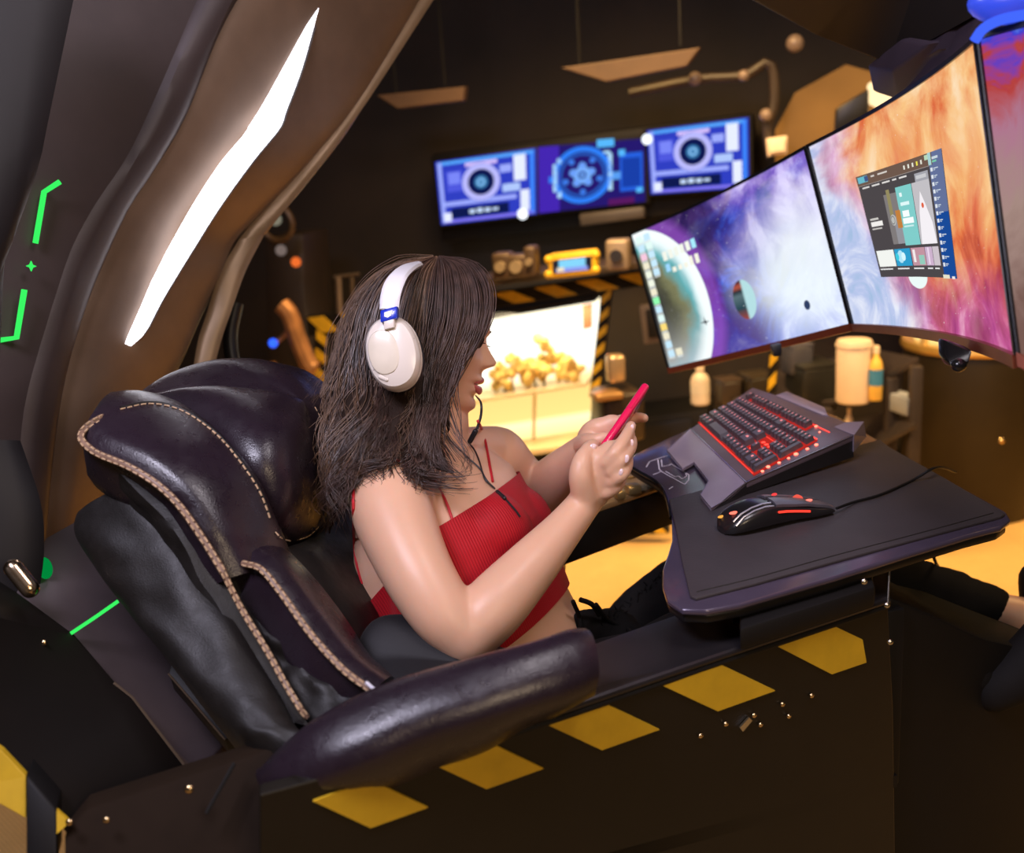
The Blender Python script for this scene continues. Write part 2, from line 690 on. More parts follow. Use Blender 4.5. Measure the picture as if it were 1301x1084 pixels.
def camera_graphic(t, S):
    sc = Pic(S, 1.5)
    sc.quad(0, 0, 1, 1, (.03, .05, .55), 0)
    scr = sc.done('screen', t)
    p = Pic(S, 1.5)
    B, L, W_, D = (.05, .25, 1.0), (.35, .42, 1.0), (.75, .8, 1.0, 1.1), (.005, .01, .08)
    p.quad(.02, .93, .98, .98, (.1, .4, 1), 1); p.quad(.02, .02, .06, .98, L, 1); p.quad(.94, .02, .98, .98, B, 1)
    p.quad(.02, .02, .98, .06, (.25, .2, .9), 1)
    p.quad(.3, .86, .62, .92, (.7, .55, 1), 2); p.quad(.06, .28, .8, .35, L, 1); p.quad(.12, .08, .72, .24, D, 1)
    for u, a, b in ((.34, .13, .19), (.42, .13, .2), (.5, .13, .19), (.58, .14, .18)):
        p.quad(u - .03, a, u + .03, b, (.6, .75, 1), 2)
    p.quad(.1, .5, .26, .82, (.08, .1, .75), 1); p.quad(.12, .62, .24, .8, (.2, .25, .95), 2)
    p.quad(.78, .55, .9, .95, W_, 1); p.quad(.84, .08, .93, .4, W_, 1); p.quad(.66, .4, .84, .52, (.45, .6, 1), 1); p.quad(.64, .7, .76, .82, L, 1)
    p.ring(.45, .6, .0, .3, (.02, .08, .6), 2); p.ring(.45, .6, .2, .29, (.5, .5, 1.0), 3); p.ring(.45, .6, .1, .2, D, 3)
    p.ring(.45, .6, 0, .1, (.05, .22, .5), 3); p.ring(.45, .6, .04, .06, (.3, .6, .9), 4)
    p.quad(.04, .04, .12, .18, W_, 3)
    p.done('picture', scr)


def wheel_graphic(t, S):
    sc = Pic(S, 1.55)
    sc.quad(0, 0, 1, 1, (.02, .01, .16), 0)
    scr = sc.done('screen', t)
    p = Pic(S, 1.55)
    p.quad(0, .0, .2, 1, (.06, .02, .45), 1)
    A, Bq, W_ = (.03, .22, .95), (.1, .5, 1.0), (.45, .75, 1.0)
    p.ring(.42, .52, .36, .44, A, 2, 40); p.ring(.42, .52, .3, .34, (.02, .1, .5), 2, 40)
    p.ring(.42, .52, .0, .13, (.2, .45, 1), 3); p.ring(.42, .52, .03, .06, (.02, .05, .3), 4)
    for k in range(5):
        a = math.radians(72 * k + 90)
        p.ring(.42 + .14 * math.cos(a) / 1.55, .52 + .14 * math.sin(a), 0, .06, (.15, .35, .95), 3, 12)
        q = math.radians(72 * k + 55)
        p.ring(.42 + .26 * math.cos(q) / 1.55, .52 + .26 * math.sin(q), 0, .045, (.05, .2, .8), 3, 12)
    p.quad(.14, .3, .18, .72, W_, 2); p.quad(.18, .2, .22, .3, W_, 2); p.quad(.18, .72, .22, .8, W_, 2)
    p.quad(.66, .24, .7, .82, W_, 2); p.quad(.62, .82, .68, .86, W_, 2); p.quad(.1, .44, .14, .54, A, 2)
    p.quad(.77, .2, .98, .8, (.02, .12, .75), 2); p.quad(.79, .26, .96, .72, (.01, .05, .4), 3); p.quad(.76, .76, .82, .86, Bq, 3); p.quad(.92, .16, .98, .24, Bq, 3)
    p.quad(.7, .4, .78, .52, (.1, .35, .9), 2); p.quad(.56, .92, .72, 1.04, Bq, 3); p.quad(.66, .0, .9, .1, (.1, .01, .12), 2)
    p.done('picture', scr)


disp('wall_screen', 'blue glowing wall screen showing a lens diagram, left end of the row', [(553, 206), (681, 188), (682, 272), (561, 286)], .30, camera_graphic, group=None)
disp('wall_screen', 'dark blue wall screen showing a round wheel diagram, middle of the row', [(684, 187), (819, 176), (820, 256), (685, 271)], .30, wheel_graphic)
disp('wall_screen', 'blue glowing wall screen showing a lens diagram, right end by the monitors', [(822, 166), (951, 149), (952, 238), (827, 247)], .30, camera_graphic)
o = ob('screen_housing', wbox([(545, 196), (958, 142), (965, 262), (560, 310)], .22, .12, .02), BLACKM, label='long black housing box behind the three blue wall screens', cat='housing')
ob('sound_bar', wbox([(735, 272), (818, 262), (819, 277), (737, 288)], .30, .05, .01), mat('greyish', (.06, .05, .05), .5), o)
for x, y, r in ((664, 272, .022), (822, 177, .02)):
    c = BW(x, y, .34)
    ob('indicator_lamp', ellipsoid(c, WX * r, WN * r * .4, UP * r, 12, 8), em((.9, .95, 1), 1.5), o)

# ------------------------------------------------------------------ lit display case in the middle
GLOWCASE = bpy.data.materials.new('lit_case_back'); GLOWCASE.use_nodes = True
t = T(GLOWCASE); t.n.clear()
uvs = t.sep(t.tc('UV'))
c = t.ramp(uvs[1], [(0, (.95, .66, .25)), (.12, (1, .80, .40)), (.16, (.80, .52, .17)), (.40, (.72, .46, .15)), (.46, (.95, .80, .5)), (.55, (1, .95, .8)), (.9, (1, .97, .84)), (1, (1, .85, .5))])
e = t.n.new('ShaderNodeEmission'); t.put(e.inputs[0], c); e.inputs[1].default_value = 1.7
o_ = t.n.new('ShaderNodeOutputMaterial'); t.l.new(e.outputs[0], o_.inputs[0])
case = thing('display_case', 'brightly lit cream display case in a hazard-striped frame behind the person', 'display case', BW(680, 560, .5))
CS = [np.array(BW(x, y, .42)) for x, y in ((565, 408), (763, 374), (749, 546), (575, 572))]
area('case_fill', BW(670, 400, .62), BW(670, 520, .5), .5, 3.0, (1.0, .82, .5), .06)  # added fill at the top of the case, brightens the model trees
# case body around the lit back
TLc, TRc, BRc, BLc = CS
Sc = lambda u, v, k=0.0: (BLc * (1 - u) + BRc * u) * (1 - v) + (TLc * (1 - u) + TRc * u) * v - WN * k
ob('lit_back', ([BLc, BRc, TRc, TLc], [(0, 1, 2, 3)]), GLOWCASE, case, smooth=False, uv=[(0, 0), (1, 0), (1, 1), (0, 1)])
CREAM = mat('cream_shelf', (.75, .6, .35), .4)
ob('shelf', prism([Sc(0, .40), Sc(1, .40), Sc(1, .40, .16), Sc(0, .40, .16)], UP * .012), CREAM, case, smooth=False)
ob('case_floor', prism([Sc(0, 0), Sc(1, 0), Sc(1, 0, .2), Sc(0, 0, .2)], -UP * .02), CREAM, case, smooth=False)
ob('divider', prism([Sc(.60, .0), Sc(.615, .0), Sc(.615, .40), Sc(.60, .40)], -WN * .02), CREAM, case, smooth=False)
ob('case_top', prism([Sc(-.02, 1.0), Sc(1.02, 1.0), Sc(1.02, 1.0, .2), Sc(-.02, 1.0, .2)], UP * .02), BLACK, case, smooth=False)
FOL = mat('model_tree_foliage', (.85, .60, .18), .8, vary=.4, vscale=40)
for k in range(9):
    u = .36 + .07 * k
    hgt = (.10, .13, .16, .12, .15, .22, .14, .11, .10)[k]
    r = random.Random(k)
    b = Sc(u, .41, .05 + .03 * (k % 3))
    mt = thing('model_tree', ('leftmost', 'second from left', 'third from left', 'fourth from left', 'fifth from left', 'sixth from left and tallest', 'third from right', 'second from right', 'rightmost')[k] + ' golden model tree on the lit shelf', 'model tree', b, 'model trees in the lit display case')
    g = G()
    for _ in range(9):
        q = b + WX * r.uniform(-.035, .035) + UP * r.uniform(.25, .95) * hgt + WN * r.uniform(-.02, .02)
        s = r.uniform(.014, .026)
        g.add(ellipsoid(q, WX * s, WN * s, UP * s, 8, 5))
    ob('foliage', g, FOL, mt)
    ob('trunk', tube([b, b + UP * hgt * .6], [.006, .003], 6), mat('bark', (.12, .06, .02), .8), mt)
ob('red_banner', prism([BW(x, y, .47) for x, y in ((740, 388), (752, 386), (752, 416), (741, 419))], WN * .006), mat('red_paper', (.75, .08, .03), .6, emit=(.7, .1, .04), es=.5), smooth=False, label='small red banner hanging in the top right of the lit case', cat='banner')
o = ob('base_cabinet', wbox([(560, 572), (756, 540), (900, 520), (900, 650), (750, 672), (560, 690)], .40, .3, .01), BLACKM, label='black base cabinet under the lit display case', cat='cabinet')
ob('cabinet_door', wbox([(600, 578), (740, 556), (740, 655), (600, 672)], .415, .012, .004), BLACK, o)
ob('cabinet_door', wbox([(762, 548), (880, 532), (880, 640), (762, 654)], .415, .012, .004), BLACK, o)


def hazard(name, label, A, B, w, off, n, parent=None, slant=1.0, c2=None):
    """striped tape strip from A to B (px), width w px: dark band with separate yellow pieces"""
    A, B = np.array(A, float), np.array(B, float)
    d = B - A
    q = np.array((-d[1], d[0])) / np.linalg.norm(d) * w
    f = lambda s, v, o: BW(*(A + d * s + q * v), o)
    b = ob(name, prism([f(0, 0, off), f(1, 0, off), f(1, 1, off), f(0, 1, off)], WN * .03, .003), BLACKM, parent, smooth=False, label=label if not parent else None, cat=None if parent else 'hazard strip')
    for k in range(n):
        s0, s1 = (k + .05) / n, (k + .55) / n
        sl = slant * .5 / n
        pts = [(s0, .1), (s1, .1), (min(s1 + sl, 1), .9), (min(s0 + sl, 1), .9)]
        ob('yellow_stripe', prism([f(s, v, off + .004) for s, v in pts], WN * .004), YELLOW if c2 is None or k % 2 == 0 else c2, b, smooth=False)
    return b


PALE = mat('pale_tape', (.55, .5, .42), .4)
hazard('hazard_strip', 'slanted striped hazard strip along the top of the lit case', (622, 372), (835, 341), 20, .62, 4, None, 1, None)
hazard('hazard_strip', 'upright striped hazard strip down the right edge of the lit case', (778, 366), (762, 500), 13, .62, 6, None, 1)
hazard('hazard_strip', 'flat striped hazard strip on the left, just behind the hair', (388, 402), (470, 392), 26, .8, 2, None, .8)
hazard('hazard_strip', 'upright striped hazard strip above the chair head cushion', (416, 428), (412, 520), 16, .8, 4, None, -.8)
hazard('hazard_strip', 'short upright hazard strip seen below the left monitor', (990, 440), (986, 500), 12, .9, 2, None, .8)
hazard('hazard_strip', 'low striped hazard kerb on the carpet under the far armrest', (700, 676), (850, 668), 10, .9, 6, None, .6)

# gadgets over the case
t = thing('arcade_display', 'small yellow-framed display panel on the shelf above the lit case', 'display', BW(727, 352, .8))
ob('frame', wbox([(695, 324), (758, 317), (759, 349), (697, 355)], .80, .06, .012), YELLOW, t)
pg = Pic(lambda u, v, k=0: (BW(702, 348, .84) * (1 - u) + BW(752, 343, .84) * u) * (1 - v) + (BW(702, 331, .84) * (1 - u) + BW(752, 325, .84) * u) * v - WN * .001 * k, 3)
pg.quad(0, 0, 1, 1, (.02, .02, .03), 0); pg.quad(.16, .3, .84, .95, (.25, .7, 1.0), 1); pg.quad(.1, .05, .9, .35, (.3, .35, .9), 2); pg.quad(.12, .1, .3, .4, (1, .8, .5), 3)
pg.done('screen', t)
for x, y in ((697, 330), (697, 349), (757, 324), (757, 343)):
    c = BW(x, y, .86)
    ob('corner_knob', ellipsoid(c, WX * .016, WN * .016, UP * .016, 10, 6), YELLOW, t)
o = ob('shelf_board', wbox([(600, 356), (840, 330), (842, 338), (602, 366)], .78, .3, .004), DUSK, smooth=False, label='dark shelf board carrying gadgets over the lit case', cat='shelf')
rr = random.Random(4)
for x, y, wd, h, lab in ((660, 350, 26, 26, 'round dusky gauge beside the yellow-framed display'), (676, 348, 14, 34, 'narrow dark gadget left of the yellow-framed display'), (640, 352, 22, 30, 'boxy dark gadget nearest the forehead on the shelf'), (786, 340, 26, 34, 'pale mechanical gadget right of the yellow-framed display')):
    c = np.array(BW(x, y - h / 2, .86))
    k = .5 * 4.0 / F
    mm = mat('gadget', (.22, .17, .13) if x > 700 else (.07, .045, .03), .45, .3)
    o = ob('gadget', bbox(c, WX * wd * k, WN * .04, UP * h * k, .012, 3), mm, label=lab, cat='gadget')
    ob('dial', tube([c - WN * .04, c - WN * .06], wd * k * .55, 16), STEEL if x > 700 else mat('dim_dial', (.35, .28, .2), .35, .4), o)
t = thing('picture_frame', 'small framed picture on the wall beside the left monitor', 'picture', BW(832, 435, .7))
ob('frame', wbox([(812, 388), (852, 384), (862, 432), (818, 438)], .70, .02, .006), mat('grey_frame', (.12, .09, .07), .5), t)
ob('print', wbox([(820, 394), (846, 391), (854, 426), (824, 430)], .712, .01, .002), BLACKM, t)

# ------------------------------------------------------------------ machines at the left
t = thing('wall_machine', 'dusky machine with pipes and coloured lamps behind the chair', 'machine', BW(360, 520, .9))
ob('body', wbox([(335, 300), (385, 296), (392, 520), (340, 520)], .72, .25, .02), mat('machine_body', (.02, .013, .01), .5), t)
RB = mat('rusty_pipe', (.38, .18, .07), .5, .3, vary=.4)
for pts, r in (([(358, 388), (368, 400), (378, 430), (392, 462), (400, 470)], .034), ([(346, 460), (350, 490), (352, 520)], .014), ([(362, 470), (364, 500), (366, 520)], .016), ([(345, 440), (362, 425), (372, 405)], .008)):
    ob('pipe', tube([BW(x, y, 1.0) for x, y in pts], r, 10, 16), RB, t)
c = BW(352, 284, .9)
tt, fq = [], []
ob('ring', rings([ering(c + (WX * math.cos(a) + UP * math.sin(a)) * .062, (WX * math.cos(a) + UP * math.sin(a)) * .012, WN * .012, 8) for a in np.linspace(0, 2 * math.pi, 20, endpoint=False)], False, True), mat('ring', (.10, .06, .03), .4, .5), t)
for x, y, r, cc, s in ((350, 279, .022, (.6, .55, .4), .35), (357, 318, .02, (.6, .45, .4), .3), (376, 333, .018, (1, .18, .03), .9), (347, 436, .017, (.03, .12, 1), 1.6), (378, 492, .016, (1, .5, .2), .4)):
    c = BW(x, y, 1.02)
    ob('lamp', ellipsoid(c, WX * r, WN * r, UP * r, 12, 8), em(cc, s), t)
t = thing('steel_bracket', 'pale twin-rod bracket on the wall left of the hair', 'bracket', BW(440, 400, .8))
ob('rod', tube([BW(430, 352, .8), BW(432, 400, .8)], .011, 8), mat('dull_steel', (.25, .2, .17), .4, .6), t)
ob('rod', tube([BW(447, 352, .8), BW(449, 400, .8)], .007, 8), mat('dull_steel2', (.14, .11, .09), .4, .6), t)
ob('crossbar', tube([BW(424, 352, .8), BW(456, 348, .8)], .006, 8), mat('dull_steel3', (.14, .11, .09), .4, .6), t)

# ------------------------------------------------------------------ right background: rack, canister, drum
t = thing('metal_rack', 'dark metal rack with shelves standing behind the keyboard tray', 'rack', Z(1100, 640, 0))
RK = mat('rack_metal', (.05, .04, .042), .4, .4)


def rk(px, py, d):
    return P(px, py, d)


ob('top_shelf', prism([rk(930, 515, 3.7), rk(1060, 515, 3.7), rk(1168, 462, 3.3), rk(1120, 452, 3.6), rk(1000, 470, 4.0)], UP * .02, .004), RK, t, smooth=False)
ob('lower_shelf', prism([rk(1060, 600, 3.7), rk(1165, 545, 3.3), rk(1120, 530, 3.6), rk(1000, 560, 4.0)], UP * .02, .004), RK, t, smooth=False)
for x, y, d in ((1133, 480, 3.42), (1050, 518, 3.69), (1164, 465, 3.3)):
    a = rk(x, y, d)
    ob('post', bbox((a[0], a[1], a[2] / 2), (.018, 0, 0), (0, .018, 0), (0, 0, a[2] / 2), .004), RK, t)
ob('box_on_shelf', bbox(rk(1148, 512, 3.4), XD * .03, YD * .06, UP * .03, .006), mat('blue_grey', (.25, .28, .36), .4), label='blue-grey box on the lower rack shelf beside the drum', cat='box')
t = thing('paper_roll_canister', 'tall cream white canister on the rack under the middle monitor', 'canister', rk(1085, 512, 3.5))
c0, c1 = rk(1084, 510, 3.5), rk(1084, 428, 3.5)
ax = UP * (c1[2] - c0[2])
ob('body', rings([ering(c0 + ax * s, (.058 * q, 0, 0), (0, .058 * q, 0), 28) for s, q in ((0, .94), (.02, 1), (.97, 1), (1, .95))]), mat('cream', (.66, .52, .42), .5, vary=.05), t)
ob('rim', rings([ering(c0 + ax * s, (.061, 0, 0), (0, .061, 0), 28) for s in (.9, .95)]), mat('cream2', (.7, .58, .46), .5), t)


def bottle(px, py0, py1, d, r, cols, lab, cat='bottle'):
    b, tp = rk(px, py0, d), rk(px, py1, d)
    h = tp[2] - b[2]
    t = thing('bottle', lab, cat, b)
    prof = ((0, .9), (.03, 1), (.6, 1), (.72, .8), (.8, .42), (.88, .4))
    ob('body', rings([ering(b + UP * h * s, (r * q, 0, 0), (0, r * q, 0), 20) for s, q in prof]), cols[0], t)
    ob('cap', rings([ering(b + UP * h * s, (r * .45, 0, 0), (0, r * .45, 0), 16) for s in (.87, 1)]), cols[2], t)
    ob('sticker', rings([ering(b + UP * h * s, (r * 1.02, 0, 0), (0, r * 1.02, 0), 20) for s in (.28, .58)]), cols[1], t)


CRM = mat('bottle_white', (.8, .66, .5), .35)
bottle(1112, 508, 436, 3.45, .022, (mat('bottle_yellow', (.8, .5, .1), .35), mat('label_blue', (.05, .22, .45), .4), CRM), 'yellow bottle with a blue label beside the cream canister')
bottle(890, 513, 460, 3.7, .034, (mat('bottle_grey', (.5, .42, .34), .35), mat('label_pale', (.55, .5, .42), .4), CRM), 'small milky bottle with a pale label below the left monitor')
bottle(1078, 560, 516, 3.55, .014, (CRM, mat('label_w', (.6, .5, .5), .4), CRM), 'tiny pale bottle standing under the rack top shelf')
for k, (x, y, r, cc) in enumerate(((1030, 505, .07, (.012, .012, .012)), (1012, 470, .045, (.05, .05, .07)), (960, 510, .05, (.02, .015, .01)), (925, 512, .04, (.03, .02, .015)))):
    c = rk(x, y - 14, 3.75)
    o = ob('equipment_case', bbox(c, XD * r, YD * r, UP * r * 1.2, .012, 3), mat('case', cc, .4), label=('black equipment case beside the cream canister', 'dark grey case just under the monitor seam', 'low dark brown case behind the keyboard', 'small brown case right of the milky bottle')[k], cat='case')
    ob('lid', bbox(c + UP * r * 1.24, XD * r * 1.03, YD * r * 1.03, UP * r * .1, .004), mat('case_lid', tuple(q * 1.5 for q in cc), .35), o)
# machinery pile left of the tray
t = thing('coffee_machine', 'dusky machine with a pale chrome head right of the lit case', 'machine', rk(790, 560, 3.6))
ob('body', bbox(rk(785, 525, 3.6), XD * .075, YD * .08, UP * .09, .02, 3), mat('machine_dark', (.03, .02, .014), .35, .2), t)
ob('head', bbox(rk(782, 468, 3.55), XD * .03, YD * .03, UP * .05, .015, 3), mat('pale_chrome', (.55, .4, .25), .25, .7), t)
ob('tray_lip', bbox(rk(770, 502, 3.5), XD * .05, YD * .04, UP * .012, .008, 3), mat('warm_metal', (.35, .2, .08), .3, .6), t)

t = thing('drum_table', 'large black drum with a glowing golden glass top at right', 'drum', Z(1228, 640, 0))
b = Z(1228, 640, 0)
tp = rk(1228, 482, 4.0)
hz = .62
R_ = .245
ob('body', rings([ering(b + UP * z, (R_ * q, 0, 0), (0, R_ * q, 0), 48) for z, q in ((0, .97), (.015, 1), (hz * .95, 1), (hz, .98))]), mat('drum_black', (.02, .013, .006), .45, .2, bump=(50, .2, .002)), t)
ob('rim', rings([ering(b + UP * z, (R_ * q, 0, 0), (0, R_ * q, 0), 48) for z, q in ((hz, 1.03), (hz + .012, 1.05), (hz + .03, 1.03))]), mat('gold_rim', (.55, .33, .08), .3, .6), t)
ob('glowing_top', rings([ering(b + UP * z, (R_ * q, 0, 0), (0, R_ * q, 0), 48) for z, q in ((hz + .03, .86), (hz + .06, .84), (hz + .065, .7))]), em((1.0, .66, .22), 1.25), t)
for a in (200, 240, 265, 290, 320):
    c = b + UP * (hz + .045) + np.array((math.cos(math.radians(a)), math.sin(math.radians(a)), 0)) * R_ * .95
    ob('post', tube([c - UP * .02, c + UP * .03], .014, 10), mat('gold_post', (.7, .5, .2), .3, .5), t)
c = b + UP * .32 + np.array((.0, -R_, 0))
ob('rivet', ellipsoid(c, (.011, 0, 0), (0, .006, 0), (0, 0, .011), 12, 6), BRASS, t)
o = ob('small_jar', rings([ering(Z(1243, 655, 0) + UP * z, (.03 * q, 0, 0), (0, .03 * q, 0), 18) for z, q in ((0, .9), (.01, 1), (.075, 1), (.08, .85), (.1, .85))]), mat('amber_jar', (.65, .38, .14), .4), label='little amber jar on the carpet at the foot of the drum', cat='jar')
t = ob('lilac_panel', prism([rk(1160, 470, 3.9), rk(1210, 470, 3.9), rk(1210, 405, 3.9), rk(1150, 405, 3.9)], YD * .03), mat('lilac', (.30, .26, .42), .6), label='pale lilac panel standing on the floor behind the drum', cat='panel')

# ================================================================== COCKPIT
# ---- pod shell behind the chair, with the white light strip
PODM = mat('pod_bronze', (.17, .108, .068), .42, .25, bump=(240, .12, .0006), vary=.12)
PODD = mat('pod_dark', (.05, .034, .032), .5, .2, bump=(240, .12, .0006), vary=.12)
PODX = mat('pod_black', (.010, .008, .009), .55, .2)
pod = thing('cockpit_pod', 'curved bronze cockpit pod shell arching behind the leather chair with light strip', 'pod', (-.95, 1.9, 0))
seamA = [(300, -120, 1.8), (225, 60, 1.75), (175, 173, 1.72), (150, 217, 1.70), (122, 258, 1.68), (93, 311, 1.66), (73, 368, 1.64), (53, 433, 1.62), (35, 498, 1.60), (26, 560, 1.6), (20, 690, 1.6)]
seamB = [(380, -120, 1.84), (290, 20, 1.80), (235, 150, 1.78), (190, 225, 1.76), (162, 268, 1.74), (126, 347, 1.72), (106, 400, 1.70), (87, 465, 1.68), (75, 526, 1.66), (66, 600, 1.66), (58, 690, 1.66)]
edge = [(560, -40, 2.2), (462, 125, 2.12), (400, 203, 2.08), (350, 255, 2.05), (303, 305, 2.02), (285, 345, 2.0), (262, 390, 1.98), (240, 440, 1.96), (215, 500, 1.95), (190, 600, 1.95), (170, 690, 1.95)]
left = [(-160, -200, 1.5), (-160, 60, 1.45), (-160, 200, 1.45), (-160, 400, 1.45), (-160, 700, 1.45)]
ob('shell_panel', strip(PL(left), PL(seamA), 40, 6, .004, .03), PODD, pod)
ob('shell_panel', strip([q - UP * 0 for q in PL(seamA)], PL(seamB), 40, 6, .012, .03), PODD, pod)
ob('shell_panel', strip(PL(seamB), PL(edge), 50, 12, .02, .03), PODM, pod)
rimL = [(303, 305, 2.0), (280, 345, 1.98), (262, 400, 1.97), (250, 440, 1.96), (243, 500, 1.95), (238, 620, 1.95)]
rimR = [(336, 298, 2.03), (312, 345, 2.0), (294, 395, 1.98), (279, 440, 1.97), (267, 500, 1.96), (262, 620, 1.95)]
RIMM = mat('pod_rim_bronze', (.24, .15, .075), .4, .3, bump=(240, .1, .0006))
ob('rim', strip(PL(rimL), PL(rimR), 40, 6, .006, .04), RIMM, pod)
rimU = [(303, 305, 2.0), (345, 250, 2.04), (398, 190, 2.07), (450, 115, 2.11), (540, -30, 2.18)]
rimV = [(338, 297, 2.03), (375, 250, 2.05), (426, 185, 2.08), (474, 118, 2.12), (570, -30, 2.2)]
ob('rim', strip(PL(rimU), PL(rimV), 40, 6, .006, .04), RIMM, pod)
# dark far-left post in front of the shell
ob('side_post', strip(PL([(-60, -100, 1.35), (-60, 500, 1.35), (-60, 720, 1.35)]), PL([(110, -80, 1.44), (62, 150, 1.42), (48, 215, 1.42), (18, 300, 1.42), (6, 330, 1.42), (-2, 500, 1.4)]), 20, 6, .01, .03), PODX, pod)
ob('lower_post', strip(PL([(-40, 560, 1.36), (-40, 760, 1.36)]), PL([(26, 560, 1.4), (52, 640, 1.4), (56, 700, 1.4), (50, 752, 1.4)]), 20, 6, .01, .03), PODX, pod)
t = tube(PL([(300, 385, 2.3), (292, 430, 2.3), (298, 480, 2.3), (300, 560, 2.3)]), .016, 12, 16)
ob('corrugated_hose', t, BLACK, pod)

# light strip: diffuser in a dark channel, following the shell
L1 = [(352, 30), (335, 95), (319, 148), (313, 167), (280, 207), (244, 262), (203, 335), (170, 392), (150, 429)]
L2 = [(405, 10), (384, 85), (363, 142), (355, 163), (321, 205), (280, 262), (244, 319), (207, 380), (184, 423)]
dl = np.interp(np.linspace(0, 1, 9), [0, 1], [1.93, 1.78])
A_ = [P(x, y, d) for (x, y), d in zip(L1, dl)] + [P(151, 441, 1.775)]
B_ = [P(x, y, d) for (x, y), d in zip(L2, dl)] + [P(166, 437, 1.775)]
ob('light_diffuser', strip(A_, B_, 50, 6, .006, .01), em((.93, .90, 1.0), 5.0), pod)
CH = [q + nrm(q - np.array(CAM)) * .014 for q in A_]
CI = [q + nrm(q - np.array(CAM)) * .014 for q in B_]
mid = [(a + b) / 2 for a, b in zip(CH, CI)]
ob('light_channel', strip([m + (a - m) * 1.12 for a, m in zip(CH, mid)], [m + (b - m) * 1.12 for b, m in zip(CI, mid)], 50, 6, .004, .012), PODX, pod)

GREEN = em((.04, .85, .12), 1.1)
GREEN2 = em((.02, .55, .06), .8)


def gline(pts, r, m=GREEN, parent=pod):
    ob('green_light_line', tube([P(*p) for p in pts], r, 6), m, parent, smooth=True)


gline([(76, 231, 1.60), (56, 244, 1.60), (45, 309, 1.60)], .0045)
gline([(31, 368, 1.57), (21, 429, 1.57), (-12, 434, 1.57)], .0045)
c = P(39, 338, 1.58)
ob('green_light_line', prism([c + np.array(ROT.to_3x3() @ Vector(q)) * .008 for q in ((0, 1, 0), (.3, .3, 0), (1, 0, 0), (.3, -.3, 0), (0, -1, 0), (-.3, -.3, 0), (-1, 0, 0), (-.3, .3, 0))], np.array(ROT.to_3x3() @ Vector((0, 0, -.003)))), GREEN, pod, smooth=False)

# ---- chassis under the chair: side plates, rail, beams, striped side panel
chs = thing('cockpit_chassis', 'black steel cockpit chassis with beams and hazard-striped side panel', 'cockpit frame', (0.1, 1.3, 0))
C0 = .98
PLATE = mat('smoky_plate', (.10, .075, .078), .42, .3, bump=(120, .1, .0005))
DPL = mat('dark_plate', (.006, .004, .003), .5, spec=.25, bump=(120, .15, .0006))
ob('floor_plate', prism([P(20, 752, 1.36), P(58, 683, 1.5), P(108, 655, 1.6), P(200, 690, 1.7), P(330, 900, 1.5), P(250, 980, 1.36), P(150, 880, 1.34), P(95, 806, 1.34)], (0, 0, -.03), .003), PLATE, chs)
ob('side_plate', prism([P(-60, 770, 1.16), P(-60, 700, 1.26), P(20, 752, 1.33), P(95, 806, 1.33), P(145, 868, 1.32), P(168, 886, 1.31), P(240, 980, 1.28), P(110, 1028, 1.16), P(85, 1045, 1.14), P(35, 990, 1.13), P(-60, 905, 1.14)], (0, .0, -.02), .002), DPL, chs)
ob('side_plate', prism([P(214, 856, 1.33), P(286, 940, 1.30), P(370, 935, 1.3), P(300, 820, 1.36), P(228, 800, 1.38)], (0, .01, -.03), .002), DPL, chs)
EDGE = mat('worn_edge', (.16, .11, .07), .35, .5)
ob('edge_trim', tube([P(145, 868, 1.315), P(168, 886, 1.305), P(240, 980, 1.275)], .0018, 6), EDGE, chs)
ob('edge_trim', tube([P(214, 856, 1.325), P(286, 940, 1.295)], .0014, 6), EDGE, chs)
gline([(90, 805, 1.325), (120, 785, 1.335), (150, 764, 1.34)], .0024, GREEN, chs)
gline([(78, 812, 1.325), (88, 806, 1.325)], .002, GREEN2, chs)
ob('green_lamp', ellipsoid(P(57, 722, 1.41), XD * .010, YD * .008, UP * .016, 14, 8), em((.0, .28, .05), .8), chs)
ob('chrome_latch', limb([P(17, 722, 1.30), P(38, 748, 1.30)], [.012, .012], 14), mat('chrome_warm', (.8, .6, .4), .2, 1.0), chs)
ob('base_rail', prism([P(82, 1062, 1.10), P(110, 1028, 1.12), P(370, 945, 1.14), P(380, 1200, 1.05), P(82, 1200, 1.05)], YD * .03, .003), mat('brown_rail', (.016, .009, .005), .8, spec=.1), chs)
ob('rail_joint', tube([P(298, 970, 1.10), P(262, 1034, 1.07)], .0022, 6), BLACKM, chs)
ob('corner_post', prism([P(33, 985, 1.11), P(72, 1030, 1.10), P(72, 1100, 1.08), P(33, 1100, 1.08)], YD * .04, .003), BLACKM, chs)
ob('yellow_stripe', prism([P(-40, 925, 1.12), P(3, 955, 1.12), P(33, 987, 1.12), P(33, 1040, 1.11), P(-40, 1000, 1.11)], YD * .01, .001), YELLOW, chs, smooth=False)
ob('yellow_stripe', prism([P(72, 1030, 1.095), P(89, 1045, 1.095), P(72, 1060, 1.09)], YD * .005), YELLOW, chs, smooth=False)
for x, y, r, d in ((55, 817, .0045, 1.28), (240, 1003, .0052, 1.085), (135, 1042, .004, 1.085), (88, 1045, .004, 1.085), (1131, 816, .004, 1.34), (1127, 769, .004, 1.34), (1098, 739, .004, 1.3)):
    n = nrm(np.array(CAM) - P(x, y, d))
    ob('bolt', ellipsoid(P(x, y, d), *(np.array(ROT.to_3x3() @ Vector(q)) * r for q in ((1, 0, 0), (0, 1, 0), (0, 0, .6))), 12, 6), BRASS if x < 1000 else STEEL, chs)

